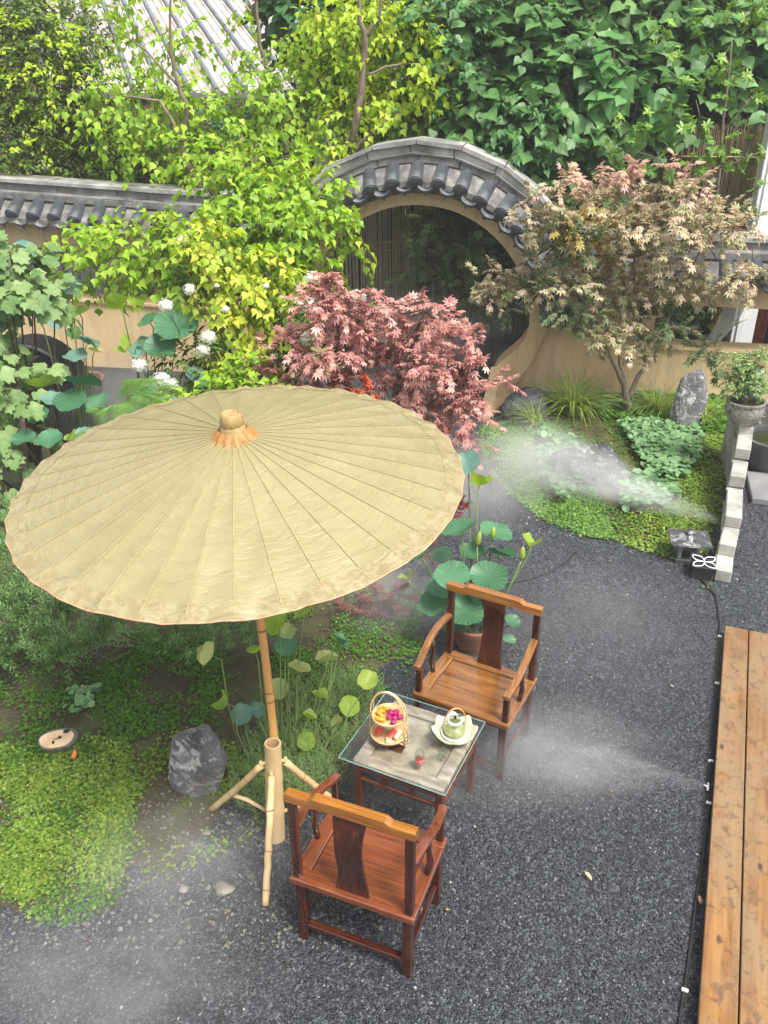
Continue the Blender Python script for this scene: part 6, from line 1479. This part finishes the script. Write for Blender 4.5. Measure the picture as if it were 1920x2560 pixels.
# rocks --------------------------------------------------------------------------------------------
from mathutils import noise as mn
def rock(name, label, c, r, m, seed, sharp=.5, sub=4, tilt=(0, 0, 0)):
    bm = bmesh.new(); bmesh.ops.create_icosphere(bm, subdivisions=sub, radius=1)
    off = Vector((seed*3.7, seed*1.9, seed*.7)); random.seed(seed)
    planes = [(Vector((random.gauss(0, 1), random.gauss(0, 1), random.gauss(0, .8))).normalized(), random.uniform(.66, .92)) for _ in range(14)]
    for v in bm.verts:
        p = v.co.copy(); d = p.normalized(); k = 1+.28*mn.noise(d*1.3+off)+.12*(1-abs(mn.noise(d*3.1+off))*2)*sharp+.06*mn.noise(d*8+off)
        q = d*k
        for nn, h in planes:
            e = q.dot(nn)-h
            if e > 0: q -= nn*e*.85
        q += d*(.05*(1-2*abs(mn.noise(d*4.5+off)))+.045*(1-2*abs(mn.noise(d*9+off*2)))+.02*mn.noise(d*22+off))
        v.co = Vector((q.x*r[0], q.y*r[1], q.z*r[2]))
    me = bpy.data.meshes.new(name); bm.to_mesh(me); bm.free(); o = link(name, me, m, None, math.radians(24)); o.location = c; o.rotation_euler = tilt; tag(o, label, 'rock'); return o
g = gz(505, 1995); rock('garden_boulder', 'pale veined grey boulder on the soil left of the umbrella stand', g+Vector((-.03, .10, .18)), (.185, .16, .36), rock_pale, 3, tilt=(.15, .05, .3), sub=5)
g = gz(1712, 1098); rock('standing_rock', 'tall upright grey rock in front of the right ochre wall', g+Vector((0, .12, .34)), (.20, .17, .50), rock_pale, 3, tilt=(0, .08, 0), sub=5)
g = gz(1655, 1060); rock('small_rock', 'small grey rock at the left foot of the tall upright rock', g+Vector((0, .05, .05)), (.12, .10, .12), rock_pale, 12)
g = gz(1490, 1235); rock('low_rock', 'low dark layered rock half veiled by mist in the right bed', g+Vector((0, .30, .12)), (.44, .34, .36), rock_dark, 15, tilt=(0, .1, .2), sub=5)
g = gz(1540, 1245); rock('low_rock', 'small pale-faced rock on the right shoulder of the low dark rock', g+Vector((.04, .1, .12)), (.10, .10, .18), rock_pale, 18)
g = gz(1305, 1062); rock('dark_block', 'dark squared stone beside the foot of the round gate', g+Vector((.05, .18, .16)), (.30, .24, .30), darkstone, 21, .2)
for i, (x, y, s, lab) in enumerate([(1350, 1090, .09, 'small stone in the mist below the left grass tuft'), (1440, 1075, .07, 'small stone in front of the left grass tuft'), (460, 2225, .035, 'grey pebble at the gravel edge below the boulder'), (275, 2220, .03, 'grey pebble beside the clover carpet'), (518, 2085, .028, 'pale brown pebble under the stand brace'), (560, 2228, .06, 'flat brown stone sunk in the gravel left of the stand')]):
    g = gz(x, y); rock('loose_stone', lab, g+Vector((0, 0, s*.35)), (s, s*.8, s*.5), rock_dark if i < 2 else simple('pebble_m%d' % i, (.10, .09, .07), (.26, .24, .20), 8, .7, .2), 30+i, .3, 3)
random.seed(21)
# log slice and fish ornament --------------------------------------------------------------------------
g = gz(146, 1850, .13); ls = thing('log_slice', 'oval slice of pale wood with dark knots lying on the clover', 'log slice', g); ls.rotation_euler = (.35, .0, .25)
ol = [(.13*math.cos(a)*(1+.05*math.sin(3*a)), .085*math.sin(a)*(1+.08*math.cos(2*a))) for a in np.linspace(0, 2*PI, 28, endpoint=False)]
MB().prism(ol, lambda a, b, d: (a, b, -.03+d), .045).build('bark_ring', simple('log_bark', (.07, .07, .05), (.15, .14, .10), 20, .9, .5), ls, math.radians(40))
MB().prism([(a*.86-.008, b*.82) for a, b in ol], lambda a, b, d: (a, b, .0155+d), .003).build('cut_face', simple('cut_wood', (.42, .26, .14), (.70, .52, .34), 9, .7, .2, mid=(.58, .42, .26)), ls)
mb = MB()
for (x, y, rx, ry) in ((.055, .045, .022, .014), (.012, .008, .013, .011), (-.03, -.022, .009, .014), (-.01, .0, .02, .003)): mb.prism([(x+rx*math.cos(a), y+ry*math.sin(a)) for a in np.linspace(0, 2*PI, 12, endpoint=False)], lambda a, b, d: (a, b, .0187+d), .002)
mb.build('knot', blackm, ls)
g = gz(182, 1896, .115); fo = MB(); fo.tube([(0, 0, 0), (.008, .012, .012), (.012, .024, .03), (.010, .03, .05)], [.012, .017, .012, .003], 10); o = fo.build('garden_ornament', simple('orange_glaze', (.70, .12, .04), (.85, .24, .10), 20, .35, 0), None, True); o.location = g; tag(o, 'tiny orange-red ornament just below the log slice', 'ornament')

# stepped stone wall, bonsai, pots, paving at right -----------------------------------------------------
sw = thing('stepped_stone_wall', 'low wall of pale stone blocks rising in steps along the right bed', 'wall', gz(1810, 1455)); sw.location.z = 0
steps = [((1790, 1424), (1828, 1429), .12), ((1800, 1359), (1838, 1365), .24), ((1815, 1290), (1854, 1294), .36), ((1826, 1190), (1864, 1192), .50), ((1841, 1121), (1876, 1123), .64), ((1850, 1068), (1884, 1070), .72)]
ends = [gz(*a, z).lerp(gz(*b, z), .5) for a, b, z in steps]; ends.append(ends[-1]+Vector((.20, .8, 0)))
wdir = Vector((.42, 1.05, 0)).normalized()
for i, (a, b, z) in enumerate(steps):
    p0, p1 = ends[i].copy(), ends[i+1].copy(); p1 = p1+(p1-p0).normalized()*.02; p0.z = p1.z = 0
    d = (p1-p0); L = d.length; ang = math.atan2(d.y, d.x)-PI/2; c = (p0+p1)/2-sw.location
    MB().box((c.x, c.y, z-.06), (.150, L, .12), (0, 0, ang), .008).build('step_block', stonewhite, sw)
    if z > .13: MB().box((c.x-.01, c.y+.02, (z-.122)/2), (.110, L-.03, z-.124), (0, 0, ang), .004).build('wall_base', stonewhite, sw)
    MB().box((c.x-.085, c.y, max(.03, z-.16)), (.02, L-.02, .03), (0, 0, ang), .003).build('moulding', stonewhite, sw)
bz = ends[5].copy(); bpot = thing('bonsai_pot', 'round grey pot with a cracked geometric pattern on the stepped stone wall', 'pot', (bz.x-.02, bz.y+.1, .72))
def crackpot():
    n = N('crackle_pot'); v = n.coords(); vo = n.new('TexVoronoi', feature='DISTANCE_TO_EDGE'); vo.inputs['Scale'].default_value = 12; n.l(v, vo.inputs['Vector'])
    c = n.mix(n.ramp(vo.outputs['Distance'], [(0, (1, 1, 1)), (.05, (0, 0, 0))]), n.ramp(n.noise(v, 5, 4), [(.3, (.20, .19, .17)), (.7, (.36, .34, .30))]), (.06, .05, .045))
    return n.done(n.pbr(c, .45, None, .5, .2))
MB().lathe([(0, 0), (.09, 0), (.10, .02), (.17, .08), (.205, .16), (.195, .235), (.205, .25), (.205, .275), (.18, .275), (.17, .24), (0, .235)], n=40).build('pot_wall', crackpot(), bpot, math.radians(40))
MB().lathe([(0, .247), (.172, .243)], n=24).build('soil_top', soil, bpot, True)
bo = plant('bonsai_tree', 'bonsai with pale green leaf tips growing in the round pot on the stone wall', 'bonsai'); c0 = Vector((bz.x-.02, bz.y+.1, .96)); yb = c0.y
mb = MB(); mb.tube(*limb([(c0.x-.04, yb, .94, .05), (*gy(1858, 1010, yb), .045), (*gy(1862, 985, yb), .035), (*gy(1880, 960, yb), .02), (*gy(1860, 920, yb), .010)], wig=.004), n=9)
mb.tube(*limb([(*gy(1870, 985, yb), .014), (*gy(1900, 975, yb), .008), (*gy(1925, 985, yb), .004)]), n=6); mb.build('trunk', bark_dark, bo, True)
Bb = [blob(1855, 945, yb, 42, 26), blob(1835, 965, yb, 34, 18), blob(1880, 965, yb, 34, 16), blob(1870, 910, yb, 40, 16), blob(1820, 905, yb, 26, 8), blob(1905, 890, yb, 20, 10), blob(1905, 970, yb, 30, 14), blob(1885, 1025, yb, 18, 12), blob(1860, 935, yb, 30, 20)]
lv, sg, _ = sprays(Bb, 420, 7, .085, L_OVAL, .042, up=.5, droop=.1); crown_obj('crown', [lv], bonsai_l, bo); crown_obj('twigs', [twig_mesh(sg, .002)], twigm, bo)
finish(bo, c0)
lv, sg, _ = sprays([blob(1880, 1040, yb, 24, 8)], 40, 6, .06, L_OVAL, .035, up=.5); o = tri_mesh('pot_underplanting', *lv, bonsai_l, None, False, STUFF); tag(o, 'small yellow-green leaves filling the top of the bonsai pot', 'plant')
pv = thing('bamboo_vase', 'thin upright pipe with an open reddish rim behind the bonsai', 'pipe', gy(1880, 1010, yb+.5)); pv.location.z = .2
MB().lathe([(0, 0), (.05, 0), (.05, 1.02), (.035, 1.02), (.035, .9), (0, .9)], n=18).build('pipe_body', whitepaint, pv, math.radians(40)); MB().lathe([(.033, 1.0), (.056, 1.0), (.056, 1.05), (.04, 1.055), (.033, 1.04)], n=18).build('pipe_rim', potclay, pv, True)
clay_pot('large dark round barrel planter behind the stepped wall at the right edge', gz(1925, 1175), .34, .42, darkstone, name='barrel_planter')
sl = thing('paving_slab', 'thick grey paving slab on the ground at the right edge', 'slab', gz(1945, 1232)); MB().box((0, 0, .035), (.62, .72, .07), (0, 0, dang+.1), .008).build('slab_body', slabm, sl)
sl = thing('paving_slab', 'low grey step slab just beyond the first paving slab at the right edge', 'slab', gz(1960, 1120)); MB().box((0, 0, .03), (.62, .5, .06), (0, 0, dang+.1), .008).build('slab_body', slabm, sl)
# potted strap plants behind the right wall opening
q = wp(4.55, 0, -.75); op = clay_pot('brown jar holding a strap-leaved plant seen through the right wall opening', q, .2, .78, simple('brown_jar', (.09, .06, .05), (.18, .13, .11), 8, .4, .1), name='brown_jar')
def strap(label, c, n, L, m):
    t = plant('strap_plant', label, 'plant'); V = []; F = []
    for i in range(n):
        a = rng.random()*2*PI; l = L*(.6+.5*rng.random()); d = np.array([math.cos(a), math.sin(a), 0]); s = np.array([-d[1], d[0], 0])*.022; o = len(V); k = .3+.5*rng.random()
        for j in range(5):
            qq = j/4; p = np.array(c)+d*l*k*qq+np.array([0, 0, l*(qq-.35*qq*qq)]); wv = math.sin(PI*(.15+.83*qq)); V.append(p-s*wv); V.append(p+np.array([0, 0, -.006])); V.append(p+s*wv)
        for j in range(4):
            b = o+3*j; F += [(b, b+1, b+4), (b, b+4, b+3), (b+1, b+2, b+5), (b+1, b+5, b+4)]
    tri_mesh('leaves', np.array(V), np.array(F), m, t, False, STUFF); return finish(t, c)
strap('yellow variegated strap leaves beside the sheer curtain', q+Vector((.22, -.05, .66)), 22, .5, variegated)
strap('dark green strap leaves rising from the brown jar', q+Vector((0, 0, .8)), 26, .5, clover_d)
hedge('shade_plants', 'dim leafy plants in shade beyond the right wall opening', 'plant', [(np.array(wp(4.0, .9, -1.0)), np.array([.5, .3, .5])), (np.array(wp(3.7, .6, -1.1)), np.array([.4, .3, .6]))], 120, L_OVAL, .16, big_l, tuple(wp(4.0, 0, -1.0)), stem=False)

# stone lantern -------------------------------------------------------------------------------------
lt = thing('stone_lantern', 'small grey stone lantern with a square slab roof at the edge of the right bed', 'lantern', gz(1715, 1395)); lt.rotation_euler = (0, 0, -.18)
MB().box((0, 0, .02), (.24, .22, .04), bev=.006).build('base', darkstone, lt)
mb = MB()
for sx in (-1, 1):
    for sy in (-1, 1): mb.box((sx*.08, sy*.07, .12), (.035, .035, .16), bev=.003)
mb.box((0, .07, .12), (.125, .02, .158)); mb.box((-.08, 0, .12), (.02, .105, .158)); mb.box((.04, -.072, .075), (.045, .018, .07)); mb.box((0, -.07, .19), (.125, .02, .02)); mb.build('firebox', slabm, lt)
bm_ = MB(); zz = .205; s1, s2 = .185, .06
bm_.add([(-s1, -s1*.85, zz), (s1, -s1*.85, zz), (s1, s1*.85, zz), (-s1, s1*.85, zz), (-s1, -s1*.85, zz+.02), (s1, -s1*.85, zz+.02), (s1, s1*.85, zz+.02), (-s1, s1*.85, zz+.02), (-s2, -s2, zz+.065), (s2, -s2, zz+.065), (s2, s2, zz+.065), (-s2, s2, zz+.065)],
        [(3, 2, 1, 0), (0, 1, 5, 4), (1, 2, 6, 5), (2, 3, 7, 6), (3, 0, 4, 7), (4, 5, 9, 8), (5, 6, 10, 9), (6, 7, 11, 10), (7, 4, 8, 11), (8, 9, 10, 11)])
bm_.build('roof_slab', rock_dark, lt)
MB().lathe([(0, zz+.06), (.045, zz+.066), (.05, zz+.085), (.02, zz+.10), (.018, zz+.12), (0, zz+.13)], n=12).build('finial', rock_dark, lt, math.radians(30))
# white four-petal ornament on a dark cube
pc = gz(1757, 1440); pt = thing('petal_box', 'dark cube with white four-petal tracery on its top beside the stepped wall', 'garden light', pc+Vector((0, .03, 0))); pt.rotation_euler = (0, 0, -.28)
hb_ = .105
MB().box((0, 0, .065), (2*hb_, 2*hb_, .13), bev=.004).build('box_body', simple('smoked_box', (.012, .013, .014), (.028, .03, .032), 5, .25, .05), pt)
mb = MB()
for k in range(4):
    a = PI/4+k*PI/2; d = Vector((math.cos(a), math.sin(a), 0)); s = Vector((-d.y, d.x, 0)); L = hb_*1.36
    for sg_ in (-1, 1): mb.tube([d*L*q+s*sg_*.040*math.sin(PI*q)+Vector((0, 0, .139)) for q in np.linspace(.0, 1, 11)], .0055, 6)
mb.build('petal_tracery', whitepaint, pt, True)
mb = MB(); mb.tube([gz(1782, 1440, .10), gz(1778, 1452, .05), gz(1768, 1466, .02)], .003, 5); vt = plant('ivy_tendril', 'thin ivy tendril trailing from the petal topped box', 'vine'); mb.build('tendril', twigm, vt)
V, F = scatter(L_HEART, np.array([tuple(gz(x, y, .03)) for x, y in [(1779, 1444), (1776, 1458), (1768, 1466), (1762, 1464), (1785, 1440)]]), rnd_dir(5), np.tile([0, 0, 1.], (5, 1)), np.full(5, .03)); tri_mesh('leaf', V, F, clover_l, vt); finish(vt, gz(1779, 1444, .1))

# hanging small things by the trees: birdcage hook, pale bark post behind tallow
hk = plant('wind_hook', 'small dark metal hanger in the leaves left of the round gate arch', 'hook'); c = gy(712, 360, 12.7)
MB().tube([c+Vector((0, 0, .12)), c+Vector((.02, 0, .06)), c+Vector((-.015, 0, .0)), c+Vector((.02, 0, -.03))], .006, 6).build('hook_wire', blackm, hk, True); MB().lathe([(0, 0), (.05, .01), (.06, .04), (0, .07)], c+Vector((0, 0, -.14)), n=14).build('bell', blackm, hk, True); finish(hk, c)
wpanel = thing('signboard', 'pale grey board fragment glimpsed between the trees left of the gate arch', 'panel', gy(803, 360, 14.3)); MB().box((0, 0, -.45), (.22, .05, 1.9), bev=.005).build('panel_board', whitepaint, wpanel)

# ================================================================== MIST FROM THE NOZZLES
def mist(label, c, r, dens, seed, rz=0.0, cone=False, tilt=0.0, nscale=2.2, hard=.0):
    """soft patch of water mist; density falls to nothing inside its own faces"""
    n = N('mist_air'); tc = n.new('TexCoord'); v = tc.outputs['Object']
    if cone:
        sx = n.new('SeparateXYZ'); n.l(v, sx.inputs[0])
        rad = n.new('MapRange'); n.l(sx.outputs[0], rad.inputs[0]); rad.inputs[1].default_value = -1; rad.inputs[2].default_value = 1; rad.inputs[3].default_value = .06; rad.inputs[4].default_value = .95
        cb = n.new('CombineXYZ'); n.l(sx.outputs[1], cb.inputs[1]); n.l(sx.outputs[2], cb.inputs[2])
        ln = n.new('VectorMath', operation='LENGTH'); n.l(cb.outputs[0], ln.inputs[0])
        dv = n.new('Math', operation='DIVIDE'); n.l(ln.outputs['Value'], dv.inputs[0]); n.l(rad.outputs[0], dv.inputs[1])
        f = n.new('MapRange', interpolation_type='SMOOTHSTEP'); n.l(dv.outputs[0], f.inputs[0]); f.inputs[1].default_value = 1; f.inputs[2].default_value = .1; f.inputs[3].default_value = 0; f.inputs[4].default_value = 1
        f2 = n.new('MapRange', interpolation_type='SMOOTHSTEP'); n.l(sx.outputs[0], f2.inputs[0]); f2.inputs[1].default_value = .98; f2.inputs[2].default_value = -.6; f2.inputs[3].default_value = 0; f2.inputs[4].default_value = 1
        m = n.new('Math', operation='MULTIPLY'); n.l(f.outputs[0], m.inputs[0]); n.l(f2.outputs[0], m.inputs[1]); fall = m.outputs[0]
    else:
        ln = n.new('VectorMath', operation='LENGTH'); n.l(v, ln.inputs[0])
        f = n.new('MapRange', interpolation_type='SMOOTHSTEP'); n.l(ln.outputs['Value'], f.inputs[0]); f.inputs[1].default_value = 1; f.inputs[2].default_value = 0; f.inputs[3].default_value = 0; f.inputs[4].default_value = 1
        fall = f.outputs[0]
    mp = n.new('Mapping'); mp.inputs['Scale'].default_value = (1.2, 2.2, 2.2) if cone else (1, 1, 1); mp.inputs['Location'].default_value = (seed*1.7, seed*.9, seed*2.3); n.l(v, mp.inputs[0])
    nz = n.noise(mp.outputs[0], nscale, 3, .6, .6)
    g = n.new('MapRange'); n.l(nz, g.inputs[0]); g.inputs[1].default_value = .36; g.inputs[2].default_value = .66; g.inputs[3].default_value = .12; g.inputs[4].default_value = 1
    m = n.new('Math', operation='MULTIPLY'); n.l(fall, m.inputs[0]); n.l(g.outputs[0], m.inputs[1])
    m2 = n.new('Math', operation='MULTIPLY'); n.l(m.outputs[0], m2.inputs[0]); m2.inputs[1].default_value = dens*2.1
    pv = n.new('VolumePrincipled'); pv.inputs['Color'].default_value = (.98, .985, .99, 1); pv.inputs['Anisotropy'].default_value = .0; n.l(m2.outputs[0], pv.inputs['Density'])
    mat_ = n.done(None, pv.outputs[0])
    if cone: mb = MB().box((0, 0, 0), (2, 2, 2)); o = mb.build('mist_plume', mat_)
    else:
        bm = bmesh.new(); bmesh.ops.create_icosphere(bm, subdivisions=3, radius=1.03); me = bpy.data.meshes.new('mist_plume'); bm.to_mesh(me); bm.free(); o = link('mist_plume', me, mat_)
    o.location = c; o.scale = r; o.rotation_euler = (0, tilt, rz); o['kind'] = 'stuff'; tag(o, label, 'mist'); return o
def plume(label, a, b, w_, h_, dens, seed):
    d = b-a; rz = math.atan2(d.y, d.x); tl = -math.atan2(d.z, math.hypot(d.x, d.y)); return mist(label, (a+b)/2, (d.length/2, w_, h_), dens, seed, rz, True, tl)
plume('white jet of mist fanning from the stepped wall over the right green bed', gz(1805, 1305, .15), gz(1190, 1080, .55), .95, .65, 2.3, 2)
plume('faint jet of mist from the nozzle beside the plank deck', gz(1768, 1966, .03), gz(1120, 1840, .35), .66, .34, 1.15, 5)
for lab, px, r, dn, sd_ in [('thin mist drifting over the gravel at the bottom left', (260, 2480, .2), (1.1, .75, .45), .42, 3), ('thin mist over the soil between boulder and umbrella stand', (470, 2160, .2), (.9, .55, .35), .5, 4),
        ('mist pooling behind the farther armchair legs', (1330, 1880, .2), (1.1, .65, .4), .5, 6), ('mist hanging between the tea table and the nearer armchair', (1010, 1960, .1), (.55, .40, .25), .5, 7),
        ('mist over the shaded weeds by the plum maple', (1000, 1480, .3), (.7, .7, .5), .45, 8), ('mist over the gravel right of the red maple', (1180, 1200, .4), (1.0, 1.1, .6), .5, 9),
        ('broad faint veil of mist across the middle of the gravel', (1480, 1560, .3), (1.3, 1.2, .45), .13, 15), ('mist at the near edge of the right green bed', (1330, 1150, .35), (.9, .8, .5), .5, 12)]:
    mist(lab, gz(*px), r, dn, sd_)
mist('grey mist filling the path beyond the round gate', wp(.3, .35, -1.2), (1.9, 1.0, .95), 1.3, 10, WA)
mist('mist before the low wall by the pond lotus', gz(330, 1000, .5), (1.3, .9, .8), .5, 11)
mist('mist behind the left wall opening', wp(-4.9, 1.4, -.8), (1.6, .8, .9), .7, 13)

hb = MB().box((0, 0, 0), (84, 89, 12)).build('haze', None); hb.location = (0, 27.5, 5.0); hb['kind'] = 'stuff'
n_ = N('haze_air'); pv_ = n_.new('VolumePrincipled'); pv_.inputs['Color'].default_value = (.97, .98, 1, 1); pv_.inputs['Density'].default_value = .0018; hb.data.materials.append(n_.done(None, pv_.outputs[0]))
